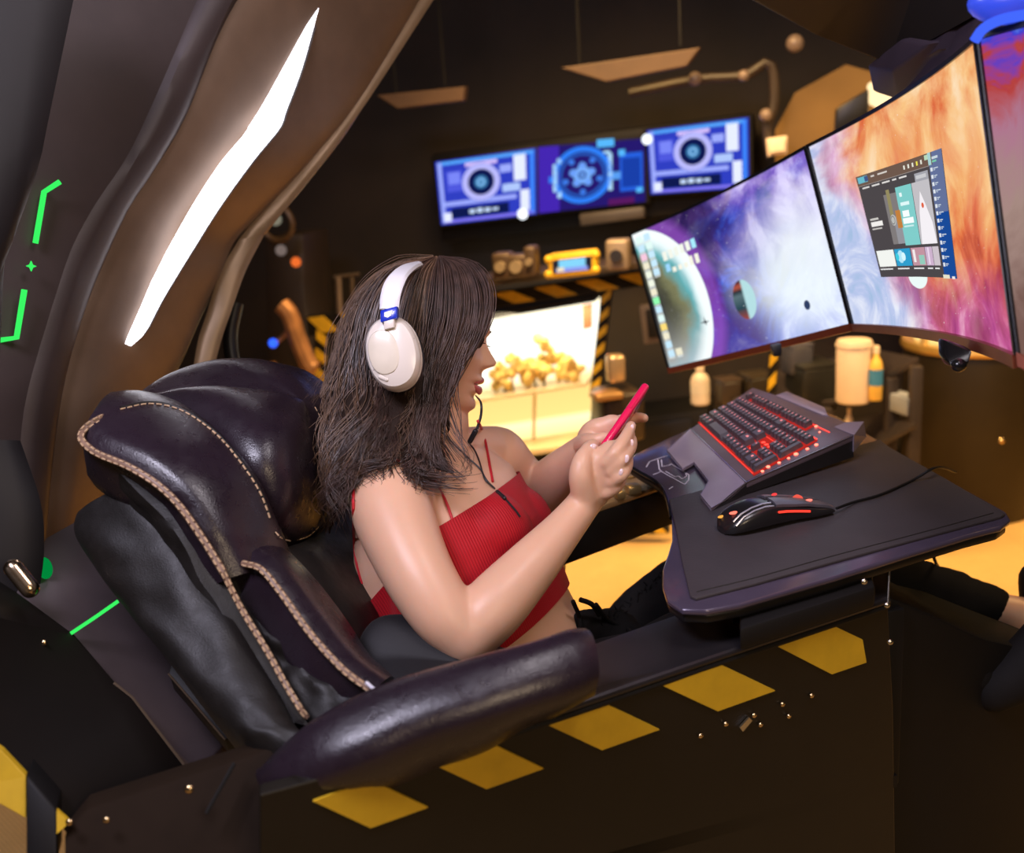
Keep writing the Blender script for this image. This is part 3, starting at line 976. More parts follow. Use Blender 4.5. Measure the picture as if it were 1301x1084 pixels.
# near beam: flat metal bar with a rolled lower lip
bA = [VP(700, 868, 1.10), VP(752, 828, 1.10), VP(845, 789, 1.10), VP(1000, 735, 1.10), VP(1130, 700, 1.10)]
bB = [VP(700, 918, 1.03), VP(757, 888, 1.03), VP(860, 852, 1.03), VP(942, 825, 1.03), VP(1128, 762, 1.03)]
BZ = .80
bA = [Z(640, 866, BZ), Z(752, 820, BZ), Z(900, 768, BZ), Z(1128, 690, BZ)]
bB = [Z(640, 926, BZ), Z(757, 887, BZ), Z(900, 838, BZ), Z(1128, 762, BZ)]
SP0, SP1 = Z(757, 887, BZ), Z(1128, 762, BZ)
SPX = nrm(SP1 - SP0)
SPN = nrm(np.cross(SPX, UP)); SPN = SPN if SPN[1] < 0 else -SPN
ob('beam', strip(bA, bB, 24, 8, .002, .045, p=6), BEAM, chs)
ob('beam_lip', tube([bB[0], bB[1], bB[2], bB[3]], .0055, 10, 20), BEAM, chs)
ob('beam_lip', tube([q - UP * .009 for q in (bB[0], bB[1], bB[2], bB[3])], .005, 10, 20), BLACKM, chs)


def SPn(px, py, o=0.0):
    return PP(px, py, SP0 + SPN * o, SPN)


ob('side_panel', prism([SPn(330, 1010), SPn(560, 948), SPn(757, 884), SPn(942, 826), SPn(1128, 764), SPn(1135, 900), SPn(1140, 1290), SPn(560, 1400), SPn(330, 1400)], YD * .02, .002), mat('panel_black', (.012, .009, .006), .42, .3, bump=(60, .12, .001)), chs, smooth=False)
for k in range(5):
    o = np.array((-147.0, 48.5)) * k
    if k == 0:
        q = [(985, 820), (1056, 794), (1096, 813), (1101, 842), (1057, 857)]
        pts = q
    else:
        b = np.array((73.5, 0)) * 0
        s = np.array((912 - 147 * (k - 1), 843 + 49.5 * (k - 1)))
        pts = [s + (-73, 27), s, s + (73, 35), s + (0, 61)]
    ob('yellow_stripe', prism([SPn(x, y, .003) for x, y in pts], YD * .003), YELLOW, chs, smooth=False)
ob('front_housing', prism([SPn(x, y, -.02) for x, y in ((1128, 757), (1185, 782), (1250, 812), (1420, 850), (1420, 1200), (1128, 1200))], YD * .22, .006), BLACKM, chs)
for x, y in ((922, 920), (958, 909), (994, 895), (1031, 884), (1002, 910), (966, 921), (890, 935)):
    ob('bolt', ellipsoid(SPn(x, y, .003), XD * .0035, YD * .003, UP * .0035, 10, 6), BRASS, chs)
ob('slot_plate', prism([SPn(940, 925, .004), SPn(952, 912, .004), SPn(956, 916, .004), SPn(944, 930, .004)], YD * .003), STEEL, chs, smooth=False)
ob('front_leg', bbox(SPn(1105, 870, -.06), XD * .02, YD * .05, UP * .14, .004), BLACKM, chs)
ob('foot_bar', prism([SPn(340, 1200), SPn(1140, 985), SPn(1140, 1000), SPn(340, 1220)], YD * .5), BLACKM, chs, smooth=False)
# stand legs to the floor
for px in (500, 1080):
    a = SPn(px, 1000 if px > 1000 else 1120)
    ob('leg', bbox((a[0], a[1] + .08, a[2] / 2), XD * .04, YD * .04, UP * a[2] / 2, .004), BLACKM, chs)
# far armrest console
cT = [VP(676, 640, 1.72), VP(745, 612, 1.72), VP(800, 590, 1.72), VP(905, 545, 1.72)]
CZ = VP(745, 648, 1.62)[2]
f0, f1 = Z(660, 678, CZ), Z(905, 594, CZ)
vv = YD * .17
TOPM = mat('tan_console_leather', (.30, .19, .095), .42, .2, bump=(200, .2, .0006))
ob('far_armrest_top', prism([f0, f1, f1 + vv, f0 + vv], -UP * .012, .004), TOPM, chs)
ob('far_armrest_body', prism([f0 - UP * .012 - YD * .0, f1 - UP * .012, f1 + vv - UP * .012, f0 + vv - UP * .012], -UP * .075, .004), BLACKM, chs)
GOLDM = mat('warm_gold', (.65, .45, .2), .3, .8)
a = Z(793, 603, CZ)
ob('cup_ring', rings([ering(a + YD * 0 + (XD * math.cos(q) + YD * math.sin(q)) * .028, (XD * math.cos(q) + YD * math.sin(q)) * .003, UP * .004, 8) for q in np.linspace(0, 2 * math.pi, 24, endpoint=False)], False, True), GOLDM, chs)
for x, y, s in ((804, 621, .013), (788, 628, .009)):
    a = Z(x, y, CZ + .008)
    ob('buckle', bbox(a, XD * s, YD * s, UP * .008, .003), GOLDM, chs)
# tray support
ob('tray_arm', prism([Z(940, 800, .835), Z(1112, 745, .835), Z(1100, 700, .835), Z(940, 750, .835)], -UP * .03, .004), BLACKM, chs)
for x, y, s in ((1002, 768, .009), (1022, 762, .010), (1046, 748, .008), (1082, 742, .012), (1098, 739, .006)):
    ob('clamp_screw', ellipsoid(Z(x, y, .828), XD * s, YD * .005, UP * s * .6, 12, 6), GOLDM, chs)
ob('control_rod', tube([Z(1130, 722, .84), Z(1128, 765, .80)], .0015, 6), STEEL, chs)

# ================================================================== CHAIR
chair = thing('leather_chair', 'plush espresso leather recliner with tan double stitching holding the person', 'chair', (-.2, 1.5, .3))
# big side shell cushion (lowest)
ob('side_cushion', strip(PL([(110, 650, 1.40), (113, 692, 1.38), (160, 765, 1.33), (200, 822, 1.29), (238, 872, 1.25), (276, 922, 1.21), (318, 968, 1.17), (352, 990, 1.14)]),
                         PL([(190, 600, 1.36), (232, 640, 1.34), (280, 718, 1.31), (318, 790, 1.28), (345, 850, 1.25), (368, 900, 1.22), (392, 950, 1.18), (420, 975, 1.15)]), 50, 14, .055, .08, p=2.6, endr=5, wrinkle=.007, seed=3), LEAD, chair)
# gusset between side cushion and stitched band
ob('back_gusset', strip(PL([(118, 560, 1.36), (158, 612, 1.34), (206, 668, 1.32), (246, 742, 1.30), (290, 830, 1.27), (330, 890, 1.24), (372, 935, 1.20)]),
                        PL([(122, 545, 1.30), (185, 610, 1.28), (240, 668, 1.27), (275, 735, 1.26), (320, 810, 1.24), (362, 880, 1.21), (392, 920, 1.19)]), 50, 8, .02, .08, p=2.4, endr=6, wrinkle=.006, seed=8), LEAD, chair)
# wing: smooth panel between the stitched outer edge and the head cushion seam
wO = [(133, 533, 1.33), (110, 546, 1.31), (104, 559, 1.30), (123, 575, 1.285), (165, 592, 1.27), (202, 616, 1.26), (230, 643, 1.255), (253, 676, 1.25), (270, 704, 1.25), (290, 735, 1.25)]
wI = [(150, 520, 1.50), (192, 512, 1.48), (234, 522, 1.44), (274, 550, 1.40), (308, 588, 1.37), (332, 625, 1.36), (346, 662, 1.36), (358, 692, 1.37), (364, 712, 1.38), (368, 735, 1.38)]
wing = strip(PL(wO), PL(wI), 60, 16, .030, .10, p=2.2)
ob('backrest_wing', wing, LEA, chair)
# head cushion
hc = [(150, 521, 1.50), (195, 487, 1.56), (241, 471, 1.60), (285, 469, 1.66), (330, 475, 1.72), (375, 493, 1.78), (405, 520, 1.80), (424, 556, 1.80), (430, 600, 1.74), (422, 650, 1.66), (396, 682, 1.55), (366, 690, 1.46), (348, 668, 1.40), (332, 626, 1.38), (308, 590, 1.38), (276, 552, 1.41), (234, 525, 1.45), (190, 515, 1.48)]
HC = puff(PL(hc), .10, .08, wr=.006, seed=5, wscale=18, k=18, n=110, p=2.0)
ob('head_cushion', HC, LEA, chair)
# backrest main body behind everything
ob('backrest', puff(PL([(190, 570, 1.64), (250, 530, 1.76), (330, 525, 1.88), (395, 560, 1.94), (435, 620, 1.95), (500, 740, 1.88), (560, 850, 1.76), (470, 900, 1.50), (400, 930, 1.42), (330, 840, 1.42), (250, 700, 1.45)]), .02, .14, n=90), LEA, chair)
ob('seat_back_pad', puff(PL([(352, 700, 1.40), (400, 680, 1.55), (440, 640, 1.75), (490, 640, 1.82), (520, 760, 1.8), (520, 860, 1.62), (470, 860, 1.42), (420, 800, 1.38)]), .03, .06, wr=.008, n=80), LEAD, chair)
ob('lower_gusset', strip(PL([(284, 716, 1.30), (318, 785, 1.27), (352, 850, 1.24), (384, 905, 1.20), (400, 925, 1.18)]),
                         PL([(318, 722, 1.30), (362, 765, 1.27), (405, 825, 1.24), (446, 872, 1.21), (475, 892, 1.19)]), 50, 12, .008, .06, wrinkle=.012, seed=2), LEAD, chair)
ob('side_bolster', strip(PL([(306, 716, 1.27), (330, 724, 1.255), (358, 756, 1.24), (396, 806, 1.22), (436, 852, 1.20), (474, 880, 1.19)]),
                         PL([(350, 704, 1.38), (362, 716, 1.38), (396, 752, 1.38), (432, 800, 1.37), (456, 842, 1.34), (490, 880, 1.30)]), 50, 12, .024, .06), LEA, chair)
# padded black hip cushion by the elbow
ob('hip_cushion', puff(PL([(452, 850, 1.36), (456, 815, 1.38), (480, 790, 1.40), (530, 792, 1.42), (600, 820, 1.44), (700, 860, 1.42), (700, 930, 1.30), (560, 930, 1.28), (470, 900, 1.30)]), .035, .05, p=2.6), mat('black_velour', (.009, .008, .010), .6, spec=.3, sheen=.05, bump=(300, .2, .0005)), chair)
ob('seat_cushion', puff([P(560, 960, 1.35), P(820, 900, 1.35), P(880, 850, 1.75), P(640, 860, 1.95), P(520, 900, 1.7)], .03, .14, hint=UP, p=3), LEA, chair)
# near armrest
at = [(358, 985, 1.13), (368, 955, 1.12), (408, 922, 1.12), (490, 880, 1.13), (578, 852, 1.14), (664, 824, 1.15), (714, 806, 1.17), (738, 804, 1.18)]
ab = [(362, 1012, 1.10), (400, 1020, 1.08), (470, 992, 1.06), (546, 958, 1.07), (610, 938, 1.08), (668, 918, 1.10), (722, 900, 1.12), (756, 884, 1.14)]
ob('armrest', strip(PL(at), PL(ab), 70, 20, .042, .07, p=2.5, endr=14), LEA, chair)
sea = strip(PL([(372, 1004, 1.06), (430, 978, 1.035), (500, 948, 1.025), (580, 920, 1.03), (660, 893, 1.05), (740, 862, 1.09)]), PL([(374, 1008, 1.06), (431, 982, 1.035), (501, 952, 1.025), (581, 924, 1.03), (661, 897, 1.05), (741, 866, 1.09)]), 40, 4, .001, .003)

CHBVH = None


def bvh(vf):
    return BVHTree.FromPolygons([Vector(q) for q in vf[0]], [tuple(q) for q in vf[1]])


def hit(tree, px, py, off=.0, default=1.5):
    r = ray(px, py)
    rn = r.normalized()
    h = tree.ray_cast(CAM, rn)
    if h[0] is None:
        return P(px, py, default)
    return np.array(h[0] - rn * off)


def stitches(name, path, parent, r=.0013, ln=.0065, gap=.0035, m=THREAD):
    L = float(np.sum(np.linalg.norm(np.diff(path, axis=0), axis=1)))
    k = max(2, int(L / (ln + gap)))
    q = cr(path, k * 3 + 1)
    g = G()
    for i in range(k):
        g.add(tube([q[3 * i], q[3 * i + 1], q[3 * i + 2]], r, 5))
    return ob(name, g, m, parent, kind='stuff')


BAND = mat('tan_band', (.20, .115, .075), .45, vary=.25, vscale=60, bump=(300, .3, .0008))


def band(pts, wpx, toward=.006):
    """stitched double seam: piping strip with two thread rows"""
    p3 = PL(pts)
    p3 = cr([q + nrm(np.array(CAM) - q) * toward for q in p3], 60)
    c = np.array(CAM)
    sd = np.array([nrm(np.cross(tt, c - q)) for tt, q in zip(np.gradient(p3, axis=0), p3)])
    wv = wpx / F * 1.27 / 2
    A, B = p3 - sd * wv, p3 + sd * wv
    ob('seam_band', strip(A, B, 60, 6, .0045, .012), BAND, chair)
    f = nrm(c - p3.mean(0)) * .0052
    stitches('stitching', p3 - sd * wv * .55 + f, chair)
    stitches('stitching', p3 + sd * wv * .55 + f, chair)


band([(148, 521, 1.40), (131, 530, 1.33), (110, 543, 1.31), (103, 557, 1.295), (121, 575, 1.28), (163, 593, 1.26), (200, 616, 1.25), (228, 643, 1.245), (251, 675, 1.24), (269, 703, 1.235), (284, 728, 1.23)], 10)
band([(284, 728, 1.23), (306, 772, 1.225), (338, 825, 1.21), (362, 868, 1.195), (380, 898, 1.18), (390, 912, 1.18)], 8)
band([(309, 716, 1.26), (332, 724, 1.245), (358, 755, 1.23), (394, 805, 1.21), (435, 850, 1.19), (472, 878, 1.18)], 9)
tr = bvh(join(HC, wing))
seam = [hit(tr, x, y, .002) for x, y in ((153, 520), (192, 513), (232, 522), (274, 551), (306, 588), (330, 625), (344, 661))]
stitches('stitching', cr(seam, 60), chair, .0013)
ob('piping', tube(cr([hit(tr, x, y - 1.5, -.0005) for x, y in ((153, 520), (192, 513), (232, 522), (274, 551), (306, 588), (330, 625), (344, 661))], 60), .0022, 8), LEAD, chair)
seam = [hit(tr, x, y, .001) for x, y in ((350, 676), (358, 684), (368, 687), (382, 685), (394, 680), (406, 668))]
stitches('stitching', cr(seam, 30), chair, .001)
seam = [hit(tr, x, y, .001) for x, y in ((400, 517), (409, 535), (416, 560), (419, 585))]
stitches('stitching', cr(seam, 30), chair, .001)
ob('zip_pull', limb([P(466, 868, 1.17), P(484, 884, 1.16)], [.0022, .0022], 8), mat('pale_zip', (.7, .68, .75), .3), chair)

# ================================================================== TRAY, PAD
TZ = .86
CARB = mat('tray_laminate', (.085, .066, .105), .20, .3, coat=.35, bump=(400, .08, .0004), vary=.1)
tray = thing('keyboard_tray', 'glossy dark keyboard tray with concave edge carrying keyboard and mouse', 'tray', Z(1000, 700, TZ))
tp = [(798, 588), (812, 597), (830, 607), (841, 617), (848, 632), (853, 655), (854, 685), (848, 705), (842, 722), (842, 745), (848, 762), (866, 774), (898, 775), (942, 767), (1060, 733), (1145, 706), (1230, 680), (1272, 669), (1284, 660), (1278, 650), (1200, 607), (1112, 557), (1062, 528), (985, 500), (905, 533), (852, 555), (806, 577)]
c = [Z(x, y, TZ) for x, y in tp]
ob('tray_top', prism(c, -UP * .009, .003), CARB, tray, angle=50)
cc = sum(c) / len(c)
ob('tray_base', prism([q + (cc - q) * .015 - UP * .009 for q in c], -UP * .013, .003), BLACK, tray, angle=50)
loop = [q for q in c[:15]]
ob('edge_trim', tube(cr([q - UP * .004 for q in c[:6]], 30), .0035, 8), mat('glossy_black_trim', (.01, .01, .012), .15), tray)
PAD = mat('black_desk_leatherette', (.042, .034, .038), .55, bump=(160, .35, .0008), vary=.1)
pp = [(850, 634), (858, 668), (867, 715), (877, 757), (884, 760), (960, 741), (1060, 713), (1170, 683), (1272, 656), (1277, 652), (1200, 607), (1130, 568), (1118, 558), (1060, 574), (960, 602), (893, 622)]
o = ob('desk_pad', prism([Z(x, y, TZ + .0045) for x, y in pp], -UP * .0044, .0015), PAD, label='black leatherette desk pad lying on the keyboard tray', cat='desk pad')
ob('hem', tube(cr([Z(x, y, TZ + .0048) for x, y in ((885, 752), (960, 734), (1060, 706), (1170, 677), (1262, 652))], 40), .0008, 5), LEAD, o)
# printed outline emblem on the tray
WL = mat('white_print', (.62, .58, .70), .4)


def pline(pts, w=.0009, z=TZ + .0006):
    g = G()
    for a, b in zip(pts[:-1], pts[1:]):
        a, b = Z(*a, z), Z(*b, z)
        s = nrm(np.cross(b - a, UP)) * w
        g.add(([a - s, b - s, b + s, a + s], [(0, 1, 2, 3)]))
    ob('printed_line', g, WL, tray, smooth=False)


E = lambda L: [(700 + x / 5.705, 470 + y / 5.705) for x, y in L]
pline(E([(690, 705), (715, 665), (770, 645), (850, 620)]))
pline(E([(775, 650), (785, 720), (800, 735), (850, 765), (970, 830), (998, 800), (1000, 760), (960, 735)]))
pline(E([(800, 650), (805, 700), (860, 690), (870, 680), (935, 720), (975, 745), (985, 770), (950, 790), (925, 770), (900, 775), (830, 735)]))
pline(E([(740, 760), (800, 735)]))
pline(E([(855, 865), (885, 845)]))
# black rail under the near edge of the tray
ob('underside_rail', prism([Z(930, 777, TZ - .03), Z(1110, 725, TZ - .03), Z(1100, 715, TZ - .03), Z(930, 768, TZ - .03)], -UP * .02, .003), BLACK, tray)

# ================================================================== KEYBOARD
K = lambda x, y: (840 + x / 4.818, 480 + y / 4.818)
kf = Z(*K(180, 312), TZ + .030)          # far end of the front ridge
kn = Z(*K(520, 640), TZ + .026)          # near end of the front ridge
kb = Z(*K(1180, 350), TZ + .052)         # near back corner
KN = nrm(np.cross(kn - kf, kb - kn))
if KN[2] < 0:
    KN = -KN
KP = lambda x, y, h=0.0: PP(*K(x, y), kf + KN * h, KN)
kbd = thing('gaming_keyboard', 'silver and black mechanical keyboard glowing red between its keys on the tray', 'keyboard', Z(*K(500, 600), TZ))
GUN = mat('gunmetal', (.34, .28, .36), .33, .35, bump=(500, .06, .0003), vary=.08)
GUND = mat('dark_gunmetal', (.16, .12, .15), .34, .35, bump=(500, .06, .0003))
deck = [KP(180, 312), KP(520, 640), KP(1180, 350), KP(1240, 268), KP(1130, 272), KP(1020, 228), KP(1000, 180), KP(770, 85), KP(700, 105), KP(560, 60)]
ob('deck', prism(deck, -KN * .010, .0012), GUND, kbd)
lowz = TZ + .010
pr = [KP(180, 312), KP(520, 640)] + [Z(*K(x, y), lowz) for x, y in ((390, 752), (305, 797), (240, 717), (290, 632), (200, 517), (130, 556), (35, 442))]
bm_f = [0, 1, 2, 3, 4, 5, 6, 7, 8]
ob('palm_rest', prism([pr[i] for i in bm_f], -UP * .006, .001), GUN, kbd)
ob('near_side', prism([kn, kb, kb - UP * .040, kn - UP * .020, Z(*K(310, 797), lowz) - UP * .006, Z(*K(390, 752), lowz)], YD * .004), mat('keyboard_side', (.014, .012, .013), .35), kbd, smooth=False)
ob('body', prism([q - KN * .011 for q in (KP(200, 325), KP(520, 630), KP(1170, 345), KP(980, 170), KP(700, 110), KP(570, 70))], -UP * .016), BLACKM, kbd, smooth=False)
ob('end_cap', prism([KP(1180, 350, .001), KP(1240, 268, .001), KP(1130, 272, .001), KP(1060, 300, .001)], -KN * .002), GUN, kbd, smooth=False)
ob('end_cap', prism([KP(1180, 352, .001), KP(1240, 270, .001), KP(1240, 270, .001) - UP * .028 + XD * .006, KP(1180, 352, .001) - UP * .030], YD * .003), GUN, kbd, smooth=False)
ob('rear_cap', prism([KP(700, 108, .002), KP(770, 82, .002), KP(1000, 180, .002), KP(1020, 228, .002), KP(985, 225, .002)], -KN * .006, .001), GUN, kbd)
for a, b in (((180, 312), (520, 640)), ((520, 640), (1180, 350))):
    ob('edge_line', tube([KP(*a, .0005), KP(*b, .0005)], .0008, 6), mat('bright_edge', (.75, .68, .8), .2, .9), kbd)
ob('edge_line', tube([Z(*K(x, y), lowz + .001) for x, y in ((305, 797), (240, 717), (290, 632), (200, 517), (130, 556), (35, 442))] + [KP(180, 312)], .0007, 5), mat('bright_edge', (.75, .68, .8), .2, .9), kbd)
ob('edge_line', tube([kn, Z(*K(390, 752), lowz), Z(*K(308, 797), lowz)], .0009, 6), mat('bright_edge', (.75, .68, .8), .2, .9), kbd)
# key field: homography-like bilinear map between the four traced corners, at key-top height
KT = .0105
ca, cb, ccx, cdd = KP(225, 245, KT), KP(565, 560, KT), KP(1040, 306, KT), KP(560, 88, KT)


def kmap(s, t, h=0.0):
    return (ca * (1 - s) + cb * s) * (1 - t) + (cdd * (1 - s) + ccx * s) * t + KN * (h - KT)


rows = [
    [(0, 1.25), (1.25, 1.25), (2.5, 1.25), (3.75, 6.25), (10, 1.25), (11.25, 1.25), (12.5, 1.25), (13.75, 1.25), (15.25, 1), (16.25, 1), (17.25, 1), (18.5, 2), (20.5, 1)],
    [(0, 2.25)] + [(2.25 + k, 1) for k in range(10)] + [(12.25, 2.75), (16.25, 1)] + [(18.5 + k, 1) for k in range(3)],
    [(0, 1.75)] + [(1.75 + k, 1) for k in range(11)] + [(12.75, 2.25)] + [(18.5 + k, 1) for k in range(3)],
    [(0, 1.5)] + [(1.5 + k, 1) for k in range(12)] + [(13.5, 1.5)] + [(15.25 + k, 1) for k in range(3)] + [(18.5 + k, 1) for k in range(3)],
    [(k, 1) for k in range(13)] + [(13, 2)] + [(15.25 + k, 1) for k in range(3)] + [(18.5 + k, 1) for k in range(4)],
    [(0, 1)] + [(2 + k, 1) for k in range(4)] + [(6.5 + k, 1) for k in range(4)] + [(11 + k, 1) for k in range(4)] + [(15.25 + k, 1) for k in range(3)],
]
KEYM = mat('keycap_black', (.085, .070, .080), .40, bump=(600, .1, .0002))
GLYPH = em((1.0, .30, .32), 1.1)
REDG = em((1.0, .05, .035), 3.0)
tr0 = [0, 1, 2, 3, 4, 5.25]
TR = 6.25
cache = {}
ks = nrm(cb - ca)
for ri, row in enumerate(rows):
    for u, wd in row:
        hd = 2.0 if (ri in (0, 2) and u >= 21.5) else 1.0
        s0, s1 = (u + .07) / 22.5, (u + wd - .07) / 22.5
        t0, t1 = (tr0[ri] + .07) / TR, (tr0[ri] + hd - .07) / TR
        b = [kmap(s0, t0, .0035), kmap(s1, t0, .0035), kmap(s1, t1, .0035), kmap(s0, t1, .0035)]
        cen = sum(b) / 4
        tops = [cen + (q - cen) * .80 + KN * .0095 for q in b]
        key = (ri, wd)
        if key not in cache:
            g = G()
            g.add((b + tops, [(0, 1, 5, 4), (1, 2, 6, 5), (2, 3, 7, 6), (3, 0, 4, 7), (4, 5, 6, 7)]), 0)
            if wd < 3:
                q = [cen + (x - cen) * .22 + KN * .0098 + (b[3] - b[0]) * .12 for x in b]
                g.add((q, [(0, 1, 2, 3)]), 1)
            o = ob('keycap', g, [KEYM, GLYPH], kbd, smooth=False, mi=g.m)
            me = o.data
            off = Vector(cen - ORI[kbd])
            me.transform(Matrix.Translation(-off))
            o.location = off
            cache[key] = me
        else:
            o = bpy.data.objects.new('keycap', cache[key])
            COL.objects.link(o)
            o.parent = kbd
            o.location = Vector(cen - ORI[kbd])
for u0 in (21.5,):
    pass
for ri, hh in ((0, 2), (2, 2)):       # the two tall keys of the number block
    s0, s1, t0, t1 = 21.57 / 22.5, 22.43 / 22.5, (ri + .07) / TR, (ri + hh - .07) / TR
    b = [kmap(s0, t0, .0035), kmap(s1, t0, .0035), kmap(s1, t1, .0035), kmap(s0, t1, .0035)]
    cen = sum(b) / 4
    tops = [cen + (q - cen) * .84 + KN * .0085 for q in b]
    ob('keycap', (b + tops, [(0, 1, 5, 4), (1, 2, 6, 5), (2, 3, 7, 6), (3, 0, 4, 7), (4, 5, 6, 7)]), KEYM, kbd, smooth=False)
ob('backlit_plate', ([kmap(-.01, -.01, .0008), kmap(1.01, -.01, .0008), kmap(1.005, .81, .0008), kmap(.82, .81, .0008), kmap(.82, 1.02, .0008), kmap(-.01, 1.02, .0008)], [(0, 1, 2, 3, 4, 5)]), em((.9, .04, .03), .55), kbd, smooth=False)
# red light under the keys: narrow lit strips between rows and small lamps along the near edge
for k in range(7):
    tt = (0.0, 1, 2, 3, 4, 5.12, 6.22)[k] / TR
    a, b = kmap(.03, tt, .0012), kmap(.985, tt, .0012)
    w_ = (kmap(0, .01) - kmap(0, 0)) * (.9 if k != 5 else 1.2)
    ob('red_light_strip', ([a - w_, b - w_, b + w_, a + w_], [(0, 1, 2, 3)]), em((1.0, .06, .045), 1.2 if k < 5 else 2.4), kbd, smooth=False)
for x, y, r in ((655, 545, .0035), (825, 467, .0038), (620, 572, .0028), (722, 520, .0028), (780, 492, .0025), (895, 435, .0030), (950, 410, .0032), (948, 297, .0030), (970, 332, .002)):
    ob('red_lamp', ellipsoid(KP(x, y, .002), ks * r, KN * r * .6, np.cross(ks, KN) * r, 10, 6), em((1.0, .16, .10), 4.0), kbd)
for u, tt in ((15.75, 2.4), (16.75, 2.4), (17.75, 2.4), (15.7, 1.4)):
    c = kmap(u / 22.5, tt / TR, .0015)
    ob('red_lamp', ellipsoid(c, ks * .004, KN * .001, np.cross(ks, KN) * .004, 10, 6), REDG, kbd)

# ================================================================== MOUSE
M_ = lambda x, y, z: Z(*K(x, y), TZ + z)
mouse = thing('gaming_mouse', 'black gaming mouse with red and amber lamps on the desk pad', 'mouse', M_(700, 900, .0045))
MB = mat('mouse_black', (.012, .011, .012), .3, coat=.3)
m0, m1 = Z(929, 684, TZ + .005), Z(1062, 653, TZ + .005)     # rear (toward the person) and front
md = nrm(m1 - m0); ms = nrm(np.cross(UP, md))
ML = np.linalg.norm(m1 - m0)
rs = []
for s, wdt, h, zb in ((0, .012, .010, 0), (.03, .022, .018, 0), (.12, .029, .030, 0), (.28, .031, .038, 0), (.45, .029, .036, 0), (.62, .028, .028, 0), (.8, .030, .019, 0), (.95, .028, .013, 0), (1.0, .022, .008, 0)):
    rs.append((s, wdt, h))
q = cr(np.array(rs), 26)
rr_ = []
for s, wdt, h in q:
    c = m0 + md * ML * s + ms * .024 + UP * h * .5
    rr_.append(ering(c, ms * wdt, UP * h * .5, 28, 2.8))
ob('shell', rings(rr_), MB, mouse)


def mtop(s, y, e=.0):
    wdt, h = np.interp(s, q[:, 0], q[:, 1]), np.interp(s, q[:, 0], q[:, 2])
    k = (1 - min(.98, abs(y) / wdt) ** 2.8) ** (1 / 2.8)
    return m0 + md * ML * s + ms * (.024 + y) + UP * (h * .5 + h * .5 * k + e)


MG = mat('mouse_grey', (.14, .13, .16), .3, .4)
for y0, y1, s0, s1 in ((-.024, -.003, .42, .99), (.003, .024, .42, .99)):
    rows_ = []
    for s in np.linspace(s0, s1, 10):
        up = [mtop(s, y, .0035 + .003 * (1 - abs(2 * (s - s0) / (s1 - s0) - 1))) for y in np.linspace(y0, y1, 5)]
        rows_.append(np.array(up + [x - UP * .004 for x in up[::-1]]))
    ob('button', rings(rows_), MG, mouse)
ob('wheel', rings([ering(mtop(.72, 0, .001) + ms * y, md * .009, UP * .009, 20) for y in (-.0025, .0025)]), em((1, .12, .08), .9), mouse)
for nm, s, y, L_, c_, st in (('red_lamp', .10, -.004, .008, (1, .15, .1), 2.0), ('amber_lamp', .04, .012, .006, (1, .45, .08), 1.0), ('red_lamp', .78, -.012, .007, (1, .2, .15), 1.6), ('red_lamp', .52, .006, .005, (1, .06, .06), 1.2)):
    ob(nm, ellipsoid(mtop(s, y, .001 if s < .4 else .006), md * L_, ms * L_ * .5, UP * .002, 12, 6), em(c_, st), mouse)
ob('red_light_strip', tube([mtop(s, -np.interp(s, q[:, 0], q[:, 1]) * .97, .0) - ms * .0015 for s in (.42, .5, .58, .66, .72)], .0018, 6), em((1, .05, .03), 1.4), mouse)
SIL = mat('pale_mouse_trim', (.6, .6, .72), .25, .5)
for dy in (0, .007):
    ob('trim_line', tube([mtop(s, -.016 - dy, .0008) for s in (.05, .12, .22, .32, .40)], .0014, 6), SIL, mouse)
cb_ = cr([Z(1063, 646, TZ + .014), Z(1085, 638, TZ + .008), Z(1120, 628, TZ + .0075), Z(1160, 610, TZ + .0075), Z(1190, 594, TZ + .02), Z(1215, 600, TZ - .05)], 40)
ob('cable', tube(cb_, .0022, 8), BLACKM, mouse)
ob('hanging_cable', tube(cr([Z(1178, 688, TZ - .021), P(1195, 725, 1.95), P(1225, 755, 2.0), P(1250, 785, 2.0)], 20), .003, 8), BLACKM, label='thin black cable hanging under the tray across the jeans leg', cat='cable')
ob('hanging_cable', tube(cr([P(717, 700, 2.05), P(717, 725, 2.05), P(714, 750, 2.04), P(716, 800, 2.0)], 20), .0022, 8), BLACKM, label='thin black cable hanging from the far armrest above the carpet', cat='cable')

